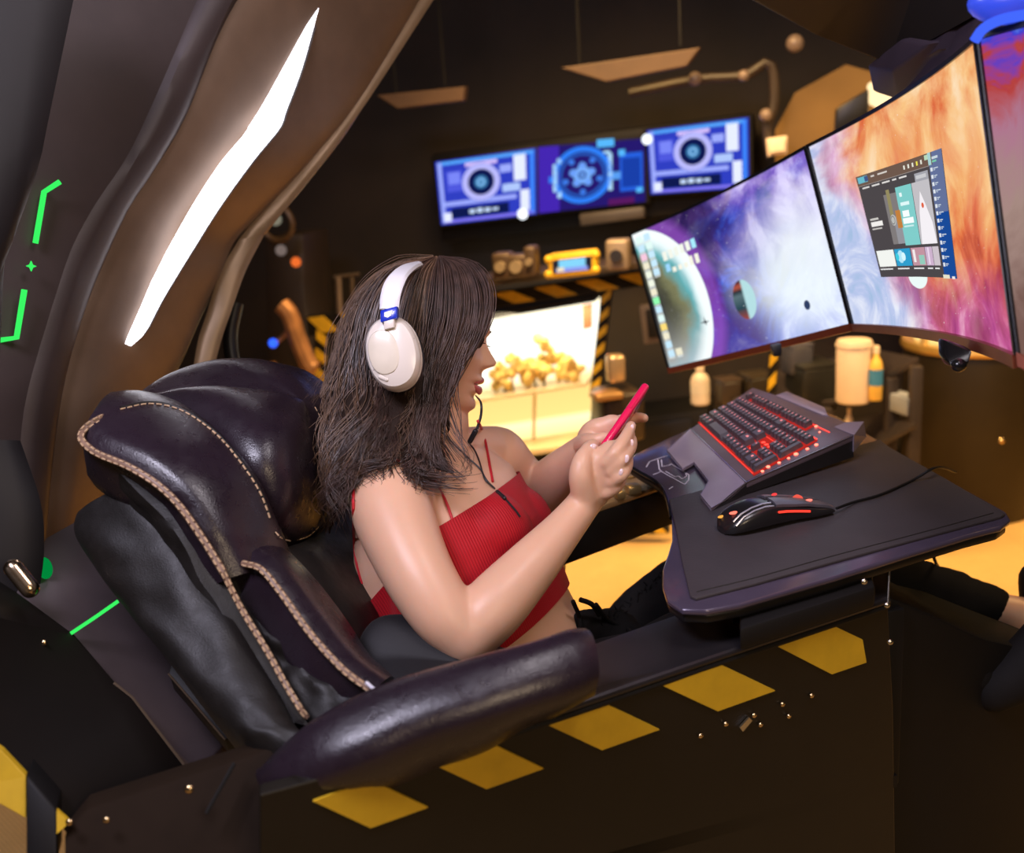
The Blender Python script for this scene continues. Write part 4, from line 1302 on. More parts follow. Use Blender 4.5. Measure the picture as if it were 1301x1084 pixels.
# ================================================================== MONITORS
def nebula(name, stops, kind):
    m = bpy.data.materials.new(name); m.use_nodes = True
    t = T(m); t.n.clear()
    uv = t.tc('UV')
    s = t.sep(uv)
    u, v = s[0], s[1]
    pv = t.comb(t.math('MULTIPLY', u, 1.6), v)
    n1 = t.noise(pv, 2.6, 8, .6, 1.4)
    n2 = t.noise(t.comb(t.math('MULTIPLY', u, 1.6), t.math('MULTIPLY', v, .7), 4.0), 3.4, 7, .56, .7)
    n3 = t.noise(t.comb(u, v, 9.0), 1.8, 5, .5, .6)
    st = t.noise(t.comb(t.math('MULTIPLY', u, 1.7), v, 2.0), 90, 1, .4)

    def circ(cu, cv, rx, ry, soft):
        a = t.math('POWER', t.math('DIVIDE', t.math('SUBTRACT', u, cu), rx), 2)
        b = t.math('POWER', t.math('DIVIDE', t.math('SUBTRACT', v, cv), ry), 2)
        r = t.math('SQRT', t.math('ADD', a, b))
        return t.math('MULTIPLY', t.math('SUBTRACT', 1 + soft if soft < .25 else 1.0, r), 1 / soft, clamp=True), r

    if kind == 0:
        # blue / violet cloud brightening to the right, white core lower right
        bl = t.ramp(t.math('ADD', t.math('MULTIPLY', n1, .9), t.math('MULTIPLY', t.math('SUBTRACT', u, .62), .34)),
                    [(.26, (.012, .008, .06)), (.37, (.04, .03, .28)), (.44, (.03, .10, .68)), (.51, (.20, .24, .82)), (.60, (.52, .58, .95)), (.70, (.88, .95, 1.0))])
        vi = t.ramp(n2, [(.38, (.05, .02, .14)), (.5, (.28, .12, .50)), (.62, (.75, .60, .95))])
        c = t.mix(t.ramp(t.math('ADD', n3, t.math('MULTIPLY', v, -.42)), [(.12, .7), (.30, .0)]), bl, vi)
        co, _ = circ(.84, .36, .46, .60, .7)
        c = t.mix(t.math('MULTIPLY', co, .85), c, (.90, .98, 1.0))
        dk, _ = circ(.60, .70, .20, .36, .6)
        c = t.mix(t.math('MULTIPLY', dk, t.ramp(n2, [(.35, .9), (.6, .1)])), c, (.05, .06, .45))
        dl, _ = circ(.42, .08, .26, .26, .6)
        c = t.mix(t.math('MULTIPLY', dl, .75), c, (.09, .05, .25))
        # dark space near the planet, magenta limb glow
        d2, _ = circ(.25, .92, .34, .50, .5)
        c = t.mix(t.math('MULTIPLY', d2, .8), c, (.02, .01, .07))
        gl, _ = circ(-.02, .40, .385, .68, .12)
        c = t.mix(t.math('MULTIPLY', gl, .4), c, (.45, .12, .8))
        pm, pr = circ(-.02, .40, .335, .62, .015)
        land = t.ramp(t.math('ADD', t.math('MULTIPLY', n2, .35), t.math('MULTIPLY', pr, .72)),
                      [(.30, (.03, .03, .04)), (.50, (.08, .08, .05)), (.60, (.20, .20, .10)), (.70, (.12, .42, .45)), (.79, (.50, .75, .78)), (.87, (.93, 1.0, 1.0))])
        grey = t.ramp(t.math('ADD', v, t.math('MULTIPLY', n2, .4)), [(.2, (.55, .56, .62)), (.6, (.25, .25, .2))])
        land = t.mix(t.ramp(v, [(.05, .6), (.45, 0.0)]), land, grey)
        limb_, _ = circ(-.02, .40, .33, .60, .24)
        c = t.mix(pm, c, land)
        c = t.mix(t.math('MULTIPLY', pm, t.ramp(pr, [(.78, 0), (.93, 1)])), c, (.93, 1.0, 1.0))
        m2, r2 = circ(.505, .31, .058, .125, .06)
        half = t.ramp(u, [(.500, 0), (.512, 1)])
        ban = t.ramp(v, [(.19, (.30, .06, .05)), (.26, (.02, .06, .08)), (.34, (.10, .16, .18)), (.37, (.02, .03, .04)), (.40, (.45, .09, .05)), (.43, (.05, .02, .03))])
        c = t.mix(m2, c, t.mix(half, ban, (.45, .72, .75)))
        m3, _ = circ(.815, .165, .014, .026, .2)
        c = t.mix(m3, c, (.03, .05, .12))
        star = t.ramp(st, [(.74, 0), (.79, 1)])
        c = t.mix(t.math('MULTIPLY', star, .8), c, (1, 1, 1))
        k = 1.05
    elif kind == 1:
        bl = t.ramp(n1, [(.33, (.32, .50, .72)), (.45, (.50, .58, .85)), (.55, (.78, .82, .96)), (.66, (.93, 1.0, .97))])
        orr = t.ramp(t.math('ADD', n2, t.math('MULTIPLY', t.math('SUBTRACT', v, .5), .12)), [(.30, (.42, .05, .02)), (.42, (.78, .17, .04)), (.52, (.88, .36, .10)), (.62, (.96, .55, .20)), (.76, (1.0, .76, .46))])
        f = t.math('ADD', t.math('ADD', t.math('MULTIPLY', u, 1.0), t.math('MULTIPLY', n3, .7)), t.math('MULTIPLY', v, .22))
        c = t.mix(t.ramp(f, [(.60, 0), (.78, 1)]), bl, orr)
        pk = t.ramp(n2, [(.38, (.35, .05, .30)), (.5, (.75, .42, .75)), (.62, (.95, .80, .95))])
        pf = t.math('MULTIPLY', t.ramp(f, [(.55, 0), (.70, .8), (.86, .1)]), t.ramp(n1, [(.35, .4), (.6, 1)]))
        c = t.mix(pf, c, pk)
        pu, _ = circ(.78, .0, .50, .30, .7)
        c = t.mix(t.math('MULTIPLY', pu, .8), c, t.ramp(n1, [(.4, (.22, .02, .16)), (.55, (.55, .10, .38)), (.7, (.95, .55, .8))]))
        m2, r2 = circ(.455, .235, .055, .055, .08)
        c = t.mix(m2, c, t.ramp(u, [(.50, (.85, .97, .95)), (.56, (.2, .5, .45)), (.62, (.05, .10, .12))]))
        st2 = t.ramp(st, [(.75, 0), (.80, 1)])
        c = t.mix(t.math('MULTIPLY', st2, .7), c, (1, 1, .95))
        k = 1.0
    else:
        c = t.ramp(t.math('ADD', t.math('MULTIPLY', n1, .5), t.math('MULTIPLY', v, .6)), [(.30, (.22, .12, .10)), (.5, (.45, .30, .26)), (.68, (.50, .22, .32)), (.78, (.55, .06, .05)), (.86, (.05, .06, .75)), (.93, (.15, .3, .95))])
        k = .85
    e = t.n.new('ShaderNodeEmission'); t.put(e.inputs[0], c); e.inputs[1].default_value = k
    o_ = t.n.new('ShaderNodeOutputMaterial'); t.l.new(e.outputs[0], o_.inputs[0])
    return m


REDB = mat('red_brown_bezel', (.20, .045, .02), .35, .3, bump=(200, .1, .0005))
BEZ = mat('bezel_black', (.008, .008, .009), .3)


def monitor(label, TL, TR_, BR, BL, sag, mt):
    TL, TR_, BR, BL = (np.array(P(*q)) for q in (TL, TR_, BR, BL))
    n = nrm(np.cross(TR_ - TL, BL - TL))
    if np.dot(n, np.array(CAM) - (TL + BR) / 2) < 0:
        n = -n
    S = lambda u, v, k=0: (BL * (1 - u) + BR * u) * (1 - v) + (TL * (1 - u) + TR_ * u) * v - n * (sag * (1 - (2 * u - 1) ** 2) - .0007 * k)
    t = thing('curved_monitor', label, 'monitor', (BL + BR) / 2)
    N_ = 24
    V, U_, Fq = [], [], []
    for i in range(N_ + 1):
        for v in (0, 1):
            V.append(S(i / N_, v)); U_.append((i / N_, v))
    scr = ob('screen', (V, [(2 * i, 2 * i + 2, 2 * i + 3, 2 * i + 1) for i in range(N_)]), mt, t, smooth=False, uv=U_)

    def bar(name, u0, v0, u1, v1, m, f, b):
        rs = []
        for i in range(N_ + 1):
            u = u0 + (u1 - u0) * i / N_
            a, c = S(u, v0), S(u, v1)
            rs.append(np.array([a + n * f, c + n * f, c - n * b, a - n * b]))
        ob(name, rings(rs), m, t, smooth=False)
    bar('bezel_top', -.006, 1.0, 1.006, 1.018, BEZ, .004, .02)
    bar('bezel_bottom', -.006, -.042, 1.006, 0.0, REDB, .006, .03)
    bar('bezel_side', -.009, 0, 0, 1, BEZ, .004, .02)
    bar('bezel_side', 1.0, 0, 1.009, 1, BEZ, .004, .02)
    bar('back_shell', 0, .0, 1, 1, BLACKM, -.004, .035)
    return t, scr, S, n


m1 = nebula('nebula_left', None, 0)
m2 = nebula('nebula_middle', None, 1)
m3 = nebula('nebula_right', None, 2)
t1, s1, S1, n1 = monitor('far left curved monitor showing a green-white planet and blue nebula', (803, 299, 2.50), (1023, 190, 1.93), (1080, 411, 1.90), (851, 467, 2.46), .022, m1)
t2, s2, S2, n2 = monitor('middle curved monitor showing orange nebula and an open dark app window', (1028, 187, 1.92), (1240, 54, 1.20), (1291, 449, 1.14), (1085, 411, 1.89), .03, m2)
t3, s3, S3, n3 = monitor('right-hand curved monitor cut by the photo edge, dull red and blue picture', (1246, 50, 1.19), (1560, -70, .95), (1600, 640, .90), (1297, 449, 1.13), .02, m3)

# desktop icons on the left monitor
p = Pic(S1, 1.45)
rI = random.Random(3)
icol = [(.9, .95, .8), (.8, 1, .95), (.95, .6, .75), (.9, .85, .65), (.6, .85, 1)]
for k in range(14):
    v = .945 - k * .0655
    for j in range(2 if k < 5 or k == 13 else 1):
        c = rI.choice(icol)
        if k == 7: c = (.3, 1, .45)
        if k == 10: c = (1, .75, .2)
        p.quad(.014 + .046 * j, v - .024, .050 + .046 * j, v + .026, c, 1)
        p.quad(.014 + .046 * j, v - .036, .048 + .046 * j, v - .028, (.8, .85, .85), 1)
for j in range(6):
    p.quad(.135 + .034 * j, .735 + .002 * j, .160 + .034 * j, .80 + .002 * j, (.92, .95, .85) if j < 5 else (.4, .85, 1), 1)
    if j > 0:
        p.quad(.135 + .034 * j, .640, .157 + .034 * j, .675 + (.03 if j > 3 else 0), (.95, .93, .8), 1)
p.quad(.135, .655, .16, .71, (.35, .7, 1), 1)
p.done('desktop_icons', s1)['kind'] = 'stuff'
p = Pic(S1, 1.45)
p.poly([(.235, .245), (.262, .25), (.264, .285), (.269, .25), (.292, .243), (.27, .238), (.268, .215), (.262, .238)], (.03, .04, .05), 1)
p.done('tiny_ship', s1)

# app window on the middle monitor, traced in screen coordinates
def inv(px, py):
    # solve S2(u,v) ~ pixel
    u, v = .4, .5
    def pr(u, v):
        q = R3.transposed() @ (Vector(S2(u, v)) - CAM)
        return np.array((CX + F * q.x / -q.z, CY - F * q.y / -q.z))
    for _ in range(12):
        a = pr(u, v); J = np.stack([(pr(u + .001, v) - a) / .001, (pr(u, v + .001) - a) / .001], 1)
        du = np.linalg.solve(J, np.array((px, py)) - a)
        u += du[0]; v += du[1]
    return np.array((u, v))


cs = [inv(*q) for q in ((1088, 225), (1197, 188), (1217, 354), (1120, 352))]   # TL TR BR BL
W = lambda a, b: tuple((cs[3] * (1 - a) + cs[2] * a) * (1 - b) + (cs[0] * (1 - a) + cs[1] * a) * b)
p = Pic(S2, 1.6)


def wq(a0, b0, a1, b1, c, k=1):
    n = 4
    for i in range(n):
        x0, x1 = a0 + (a1 - a0) * i / n, a0 + (a1 - a0) * (i + 1) / n
        p.poly([W(x0, b0), W(x1, b0), W(x1, b1), W(x0, b1)], c, k)


wq(0, 0, 1, 1, (.075, .065, .07), 1)
wq(0, .90, .88, 1, (.16, .10, .075), 2)
wq(.02, .925, .13, .985, (.15, .5, .6), 3); wq(.10, .93, .14, .98, (.06, .1, .25), 4)
wq(.17, .955, .21, .97, (.7, .65, .6), 3); wq(.25, .955, .36, .97, (.7, .65, .6), 3)
for k in range(5):
    wq(.55 + .05 * k, .93, .568 + .05 * k, .965, (.8, .8, .7) if k != 3 else (.9, .8, .1), 3)
wq(.8, .95, .86, .99, (.5, .7, .5), 3)
wq(0, .895, .84, .9, (.35, .3, .28), 3)
for a0, a1 in ((.05, .13), (.16, .25), (.28, .37), (.40, .45), (.48, .57)):
    wq(a0, .865, a1, .88, (.75, .72, .7), 3)
wq(.66, .80, .82, .87, (.38, .38, .42), 3)
wq(.68, .82, .80, .85, (.6, .6, .62), 4)
wq(.26, .30, .42, .76, (.22, .20, .20), 2); wq(.30, .50, .34, .80, (.30, .26, .12), 3)
wq(.33, .30, .48, .55, (.30, .30, .33), 3)
p.ring(*W(.33, .52), .0, .026, (.5, .5, .48), 4, 16); p.ring(*W(.33, .52), .016, .020, (.15, .15, .15), 5, 16)
wq(.37, .44, .43, .60, (.55, .22, .05), 4)
wq(.42, .28, .61, .80, (.22, .62, .60), 4)
wq(.46, .71, .49, .745, (.8, .95, .95), 5); wq(.455, .63, .56, .66, (.75, .95, .95), 5); wq(.46, .53, .54, .585, (.95, 1, 1), 5); wq(.45, .47, .58, .52, (.95, 1, 1), 5); wq(.45, .44, .57, .455, (.6, .85, .85), 5)
wq(.61, .28, .82, .80, (.55, .53, .56), 3)
p.poly([W(*q) for q in ((.63, .28), (.82, .28), (.80, .45), (.74, .62), (.70, .72), (.66, .55))], (.92, .88, .92), 4)
p.ring(*W(.715, .60), 0, .012, (.75, .12, .05), 5, 8)
wq(.05, .55, .15, .57, (.6, .58, .55), 3); wq(.05, .49, .19, .535, (.9, .88, .85), 3); wq(.05, .46, .17, .473, (.6, .58, .55), 3)
for a0, a1, c in ((.03, .245, (.90, .92, .88)), (.255, .455, (.03, .35, .62)), (.465, .64, (.55, .30, .36)), (.645, .735, (.62, .45, .62)), (.74, .82, (.62, .55, .60))):
    wq(a0, .10, a1, .255, c, 3)
    wq(a0, .07, a0 + (a1 - a0) * .75, .082, (.8, .8, .8), 3)
for r_, a, q in ((.03, .33, (.45, .8, .95)), (.02, .37, (.7, .95, 1)), (.018, .29, (.05, .6, .75))):
    p.ring(*W(a, .185), 0, r_, q, 4 if r_ > .025 else 5, 10)
wq(.49, .13, .52, .24, (.9, .85, .85), 4); wq(.56, .11, .63, .19, (.3, .6, .5), 4); wq(.68, .11, .70, .25, (.85, .7, .85), 4)
wq(.84, 0, 1, .52, (.01, .07, .32), 2); wq(.84, .52, 1, 1, (.13, .17, .33), 2)
wq(.845, .90, .88, 1.0, (.4, .65, .65), 4); wq(.89, .94, .96, .96, (.6, .7, .75), 4); wq(.89, .915, .94, .93, (.2, .6, .4), 4)
for k in range(14):
    b = .86 - k * .058
    wq(.86, b - .012, .885, b + .018, (.75, .8, .85), 4)
    wq(.893, b + .004, .93 + .02 * (k % 3 == 0), b + .012, (.6, .68, .75), 4); wq(.893, b - .008, .915, b - .001, (.5, .58, .68), 4)
wq(.845, .0, .93, .03, (.8, .78, .6), 5); wq(.96, .0, 1.0, .02, (.9, .85, .8), 5)
p.done('app_window', s2)

# mount under the middle monitor and the arm above
t = thing('monitor_mount', 'black swivel mount bracket hanging under the middle monitor', 'mount', P(1215, 465, 1.35))
ob('bracket', prism([P(1202, 432, 1.36), P(1236, 444, 1.33), P(1232, 462, 1.33), P(1222, 471, 1.33), P(1210, 468, 1.33), P(1203, 455, 1.34)], (0, .03, 0), .004), mat('mount_gloss', (.01, .01, .01), .2), t)
ob('knob', ellipsoid(P(1218, 464, 1.32), XD * .010, YD * .01, UP * .009, 14, 8), mat('mount_gloss', (.01, .01, .01), .2), t)
ob('tab', prism([P(981, 440, 2.05), P(993, 437, 2.05), P(994, 452, 2.05), P(984, 454, 2.05)], (0, .02, 0), .002), BLACK, t)

t = thing('overhead_boom', 'black overhead boom with a plum housing above the monitors', 'boom', P(1180, 80, 1.6))
ob('boom_body', prism([P(900, -30, 1.9), P(1040, 46, 1.9), P(1132, 83, 1.8), P(1240, 20, 1.5), P(1400, -60, 1.3), P(1200, -120, 1.6)], (0, .25, .1), .006), mat('boom_black', (.010, .007, .006), .5, .2), t)
ob('plum_housing', prism([P(1133, 90, 1.75), P(1180, 56, 1.62), P(1200, 52, 1.6), P(1222, 22, 1.55), P(1290, -20, 1.4), P(1400, -70, 1.3), P(1400, 30, 1.3), P(1240, 72, 1.5), P(1140, 128, 1.8)], (0, .12, .02), .006), mat('plum_plastic', (.05, .035, .05), .45, .2), t)
o = ob('blue_lamp_ring', tube(cr([P(1238, 52, 1.14), P(1250, 36, 1.13), P(1275, 24, 1.12), P(1320, 16, 1.1)], 20), .006, 8), em((.05, .12, .9), 1.2), label='blue glowing rim of a curved lamp at the top right corner', cat='lamp')
ob('lamp_head', ellipsoid(P(1290, 2, 1.16), XD * .06, YD * .03, UP * .025, 24, 12), mat('blue_lamp', (.03, .05, .4), .3, emit=(.03, .08, .8), es=.6), o)

# ================================================================== PERSON
def skinmat():
    m = mat('warm_skin', (.74, .43, .285), .40, sss=.22, spec=.45, bump=(260, .12, .0006), vary=.05, vscale=9)
    return m


SKIN = skinmat()
RT = np.array(R3.col[0]); UPV = np.array(R3.col[1]); BK = np.array(R3.col[2])      # picture right / up / toward the camera


def dirc(x, y, z):
    """direction from picture right, up, toward camera"""
    return nrm(RT * x + UPV * y + BK * z)


person = thing('person', 'seated person in a red ribbed top and torn black jeans holding a phone', 'person', P(690, 900, 1.60))

# ---- head: profile and width curves in a local frame (f forward, s toward camera, u up)
HC0 = P(547, 432, 1.625)
hf = dirc(.985, -.17, .10)
hs = dirc(-.10, .0, 1); hs = nrm(hs - hf * np.dot(hs, hf))
hu = nrm(np.cross(hf, -hs)); hu = hu if np.dot(hu, UPV) > 0 else -hu
HSC = 1.0
zs_f = [(.112, .004), (.104, .040), (.09, .062), (.065, .080), (.035, .086), (.012, .082), (-.004, .081), (-.020, .084), (-.034, .084), (-.048, .085), (-.062, .082), (-.074, .080), (-.088, .083), (-.100, .078), (-.110, .062), (-.116, .04)]
zs_b = [(.112, .0), (.104, -.040), (.09, -.066), (.06, -.092), (.03, -.100), (0, -.098), (-.03, -.086), (-.055, -.060), (-.075, -.025), (-.095, .006), (-.116, .034)]
zs_w = [(.112, .004), (.104, .032), (.09, .050), (.06, .068), (.03, .074), (0, .074), (-.03, .070), (-.055, .063), (-.075, .054), (-.09, .042), (-.104, .028), (-.116, .008)]
f1 = lambda T_, z: np.interp(z, [a for a, b in T_][::-1], [b for a, b in T_][::-1])
zz = np.linspace(.112, -.116, 130)
NR = 140
th = np.linspace(0, 2 * math.pi, NR, endpoint=False)
ringsl = []
sm = lambda T_: np.convolve(np.pad(f1(T_, zz), 4, mode='edge'), np.ones(9) / 9, 'valid')
FF, BB, WWd = sm(zs_f), sm(zs_b), sm(zs_w)
g2 = lambda a, b: math.exp(-(a * a + b * b))
for i, z in enumerate(zz):
    xc = (FF[i] + BB[i]) / 2 + (.004)
    a = (FF[i] - BB[i]) / 2
    row = []
    for t_ in th:
        c, s = math.cos(t_), math.sin(t_)
        e = 2 / 2.25
        x = xc + a * math.copysign(abs(c) ** e, c)
        y = WWd[i] * math.copysign(abs(s) ** e, s)
        if c > 0:
            d = 0
            # nose ridge, tip, wings
            rz = np.interp(z, [-.034, -.030, -.024, -.017, -.006, .006, .018], [0, .008, .021, .0235, .0155, .007, 0])
            wd = np.interp(z, [-.036, -.024, -.005, .02], [.0115, .0105, .0075, .006])
            d += rz * math.exp(-(y / wd) ** 2)
            d += .008 * (g2((y - .0125) / .0065, (z + .025) / .007) + g2((y + .0125) / .0065, (z + .025) / .007))
            # eye sockets, brow, cheeks
            for sg in (1, -1):
                d -= .009 * g2((y - sg * .031) / .017, (z - .006) / .012)
                d += .004 * g2((y - sg * .030) / .022, (z - .026) / .008)
                d += .005 * g2((y - sg * .040) / .022, (z + .022) / .018)
                d += .0045 * g2((y - sg * .031) / .012, (z - .006) / .006)
            # lips (slightly parted), philtrum, chin
            lw = (y / .024) ** 2
            d += .0075 * math.exp(-lw - ((z + .0495) / .0045) ** 2)
            d += .0065 * math.exp(-(y / .020) ** 2 - ((z + .066) / .005) ** 2)
            d -= .006 * math.exp(-(y / .021) ** 2 - ((z + .0575) / .0028) ** 2)
            d -= .004 * math.exp(-(y / .022) ** 2 - ((z + .077) / .005) ** 2)
            d += .004 * math.exp(-(y / .018) ** 2 - ((z + .094) / .010) ** 2)
            x += d
        row.append(HC0 + (hf * x + hs * y + hu * z) * HSC)
    ringsl.append(np.array(row))
HEAD = rings(ringsl)
HL = lambda x, y, z: HC0 + (hf * x + hs * y + hu * z) * HSC

# ---- torso
shN, shF = P(497, 624, 1.49), P(632, 580, 1.76)
lat = nrm(shN - shF)
hipc, nck = P(712, 905, 1.62), P(556, 580, 1.625)
tup = nrm(nck - hipc)
lat = nrm(lat - tup * np.dot(lat, tup) * .35)
tfw = nrm(np.cross(lat, tup)); tfw = tfw if np.dot(tfw, RT) > 0 else -tfw


def tr_(px, py, d, wd, b, p=2.3, lt=None):
    l = lat if lt is None else lt
    return ering(P(px, py, d), l * wd, tfw * b, 40, p)


def torso_rings(e=0.0):
    r = [(725, 925, 1.63, .150, .100), (712, 900, 1.62, .158, .108), (690, 865, 1.61, .146, .102), (666, 828, 1.60, .128, .092), (636, 790, 1.60, .142, .100),
         (606, 744, 1.60, .156, .114), (588, 698, 1.60, .146, .116), (576, 658, 1.605, .150, .100), (571, 625, 1.61, .150, .080), (564, 602, 1.62, .118, .064), (559, 586, 1.62, .075, .056)]
    return [tr_(a, b, c, w + e, h + e) for a, b, c, w, h in r]


def bust(e=0.0):
    out = []
    for (x, y, d, r) in ((634, 676, 1.53, .060), (662, 662, 1.64, .060)):
        c = P(x, y, d)
        out.append(ellipsoid(c - tfw * .012, lat * (r + e), tup * (r * 1.02 + e), tfw * (r * .92 + e), 28, 16))
    return out


def body_soup():
    s = [rings(torso_rings()), *bust()]
    # neck and trapezius
    s.append(limb([P(560, 610, 1.63), P(556, 575, 1.63), P(556, 545, 1.625), P(552, 500, 1.63)], [.062, .054, .050, .052], 28))
    s.append(limb([P(558, 588, 1.625), P(530, 596, 1.56), shN + tup * .01], [.045, .044, .046], 20))
    s.append(limb([P(562, 582, 1.63), P(598, 574, 1.70), shF + tup * .01], [.045, .042, .044], 20))
    s.append(limb([P(500, 630, 1.53), P(498, 690, 1.55), P(506, 750, 1.57), P(540, 820, 1.58)], [.050, .058, .060, .055], 24))
    # near arm
    s.append(limb([shN, P(500, 655, 1.455), P(528, 722, 1.40), P(560, 775, 1.375), P(592, 808, 1.375)], [.060, .058, .050, .045, .041], 28))
    s.append(limb([P(592, 808, 1.375), P(628, 770, 1.39), P(672, 722, 1.42), P(716, 672, 1.46), P(745, 636, 1.49)], [.041, .044, .038, .029, .0245], 28))
    s.append(ellipsoid(P(588, 822, 1.375), dirc(1, 0, 0) * .03, dirc(0, 1, 0) * .026, dirc(0, 0, 1) * .03))
    # far arm
    s.append(limb([shF, P(652, 606, 1.80), P(678, 630, 1.83)], [.052, .052, .047], 24))
    s.append(limb([P(682, 632, 1.82), P(706, 612, 1.76), P(732, 586, 1.68), P(748, 568, 1.63)], [.046, .046, .035, .026], 24))
    return s


D0 = 1.50


def hand_near():
    s = []
    # palm / back of hand
    s.append(limb([P(742, 640, 1.49), P(754, 616, 1.485), P(768, 594, 1.475), P(778, 580, 1.47)], [.0245, .032, .034, .024], 24, flat=(dirc(.5, .45, -.75), .62)))
    s.append(limb([P(744, 632, 1.475), P(738, 606, 1.46), P(740, 586, 1.463), P(747, 573, 1.475)], [.021, .018, .0145, .012], 18))           # thumb root
    s.append(limb([P(747, 573, 1.475), P(753, 567, 1.495), P(760, 571, 1.515)], [.0120, .0112, .0092], 16))                           # thumb tip folding to the phone
    s.append(limb([P(772, 588, 1.455), P(784, 573, 1.45), P(795, 556, 1.47), P(802, 541, 1.50)], [.0118, .0108, .0098, .0078], 16))     # index
    s.append(limb([P(777, 598, 1.455), P(791, 583, 1.45), P(801, 568, 1.475), P(803, 558, 1.50)], [.0115, .0105, .0095, .0078], 16))     # middle
    s.append(limb([P(778, 612, 1.46), P(790, 603, 1.45), P(797, 590, 1.47), P(797, 578, 1.50)], [.011, .010, .0090, .0075], 16))       # ring
    s.append(limb([P(772, 626, 1.47), P(784, 618, 1.462), P(790, 607, 1.478), P(789, 596, 1.50)], [.0105, .0092, .0082, .0068], 16))      # little
    return s


def hand_far():
    s = []
    s.append(limb([P(748, 568, 1.63), P(762, 556, 1.60), P(778, 546, 1.59)], [.026, .033, .026], 24, flat=(dirc(.3, .5, -.7), .62)))
    s.append(limb([P(742, 566, 1.60), P(748, 562, 1.565), P(758, 560, 1.545), P(769, 556, 1.54)], [.018, .0145, .0120, .0095], 16))          # thumb
    s.append(limb([P(780, 538, 1.60), P(796, 533, 1.60), P(810, 530, 1.60), P(819, 531, 1.59)], [.0115, .010, .0092, .0080], 16))         # index behind the phone
    s.append(limb([P(782, 546, 1.60), P(794, 546, 1.59), P(800, 552, 1.575), P(797, 558, 1.56)], [.0115, .010, .009, .0078], 16))
    s.append(limb([P(778, 555, 1.60), P(789, 558, 1.59), P(794, 565, 1.575), P(790, 571, 1.56)], [.011, .0095, .0088, .0075], 16))
    s.append(limb([P(773, 562, 1.60), P(783, 568, 1.59), P(787, 576, 1.575), P(783, 581, 1.565)], [.0105, .009, .008, .007], 16))
    return s


soup = join(*body_soup(), HEAD)
faceC = HL(.06, 0, -.03)
handsC = P(775, 575, 1.53)


def wsm(v):
    w = np.full(len(v), .65)
    w[np.linalg.norm(v - faceC, axis=1) < .105] = .05
    w[np.linalg.norm(v - handsC, axis=1) < .10] = .14
    return w


soup = join(soup, *hand_near(), *hand_far())
BODY = remesh(soup, .0026, 14, wsm)
ob('body', BODY, SKIN, person, angle=180)
BT = bvh(BODY)

# nails
NAIL = mat('pearl_nails', (.80, .58, .58), .15, coat=.6)
for x, y, d, r in ((803, 543, 1.50, .0055), (802, 563, 1.495, .0066), (796, 583, 1.49, .0072), (789, 600, 1.49, .0060)):
    ob('fingernail', ellipsoid(hit(BT, x, y, .0005), dirc(.25, .95, 0) * r * .85, dirc(.95, -.25, .2) * r * .5, dirc(.3, .1, 1) * r * .22, 14, 8), NAIL, person)
q = hit(BT, 753, 568, .0)
ob('fingernail', ellipsoid(q, dirc(.8, .5, 0) * .006, dirc(-.5, .8, 0) * .0045, dirc(0, 0, 1) * .002, 12, 6), NAIL, person)

# lips
LIP = mat('rosy_lips', (.55, .13, .12), .25, coat=.4)


def lipring(zc, dz, w, off, up):
    rs = []
    for y in np.linspace(-w, w, 21):
        k = math.sqrt(max(0.0, 1 - (y / w) ** 2)) + .08
        base = .085 - .22 * y * y / .02
        c = HL(base + off * k, y, zc + up * (y / w) ** 2 * .006)
        rs.append(ering(c, hf * .0042 * k, hu * dz * k, 12))
    return rings(rs)


ob('upper_lip', lipring(-.0500, .0048, .023, .0058, -1), LIP, person)
ob('lower_lip', lipring(-.0665, .0062, .020, .0055, 1), LIP, person)
ob('teeth', limb([HL(.078, -.012, -.0565), HL(.0835, 0, -.0565), HL(.078, .012, -.0565)], [.0035, .0035, .0035], 10), mat('teeth', (.85, .8, .75), .2), person)
# eyes, lashes, brows (mostly under the hair)
for sg in (1, -1):
    e = ob('eye', ellipsoid(HL(.071, sg * .031, .006), hf * .0115, hs * .0125, hu * .0115, 20, 12), mat('eye_white', (.8, .76, .74), .1), person)
    ob('iris', ellipsoid(HL(.0815, sg * .031, .003), hf * .0018, hs * .0055, hu * .0055, 16, 8), mat('brown_iris', (.06, .025, .01), .1), e)
    g = G()
    for k in range(12):
        a = (k - 5.5) / 5.5
        g.add(tube([HL(.082 - .004 * a * a, sg * .031 + a * .013, .0075), HL(.092 - .004 * a * a, sg * .031 + a * .0155, .0070)], [.0006, .0002], 4))
    ob('eyelashes', g, BLACK, person, kind='stuff')
    ob('eyebrow', strip([HL(.0875, sg * .014, .026), HL(.088, sg * .030, .032), HL(.078, sg * .050, .026)], [HL(.0875, sg * .014, .021), HL(.088, sg * .030, .028), HL(.078, sg * .050, .025)], 14, 4, .001, .002), mat('brow_hair', (.03, .015, .01), .7), person)
    ob('ear', ellipsoid(HL(-.006, sg * .077, -.004), hf * .017, hs * .006, hu * .030, 16, 10), SKIN, person)

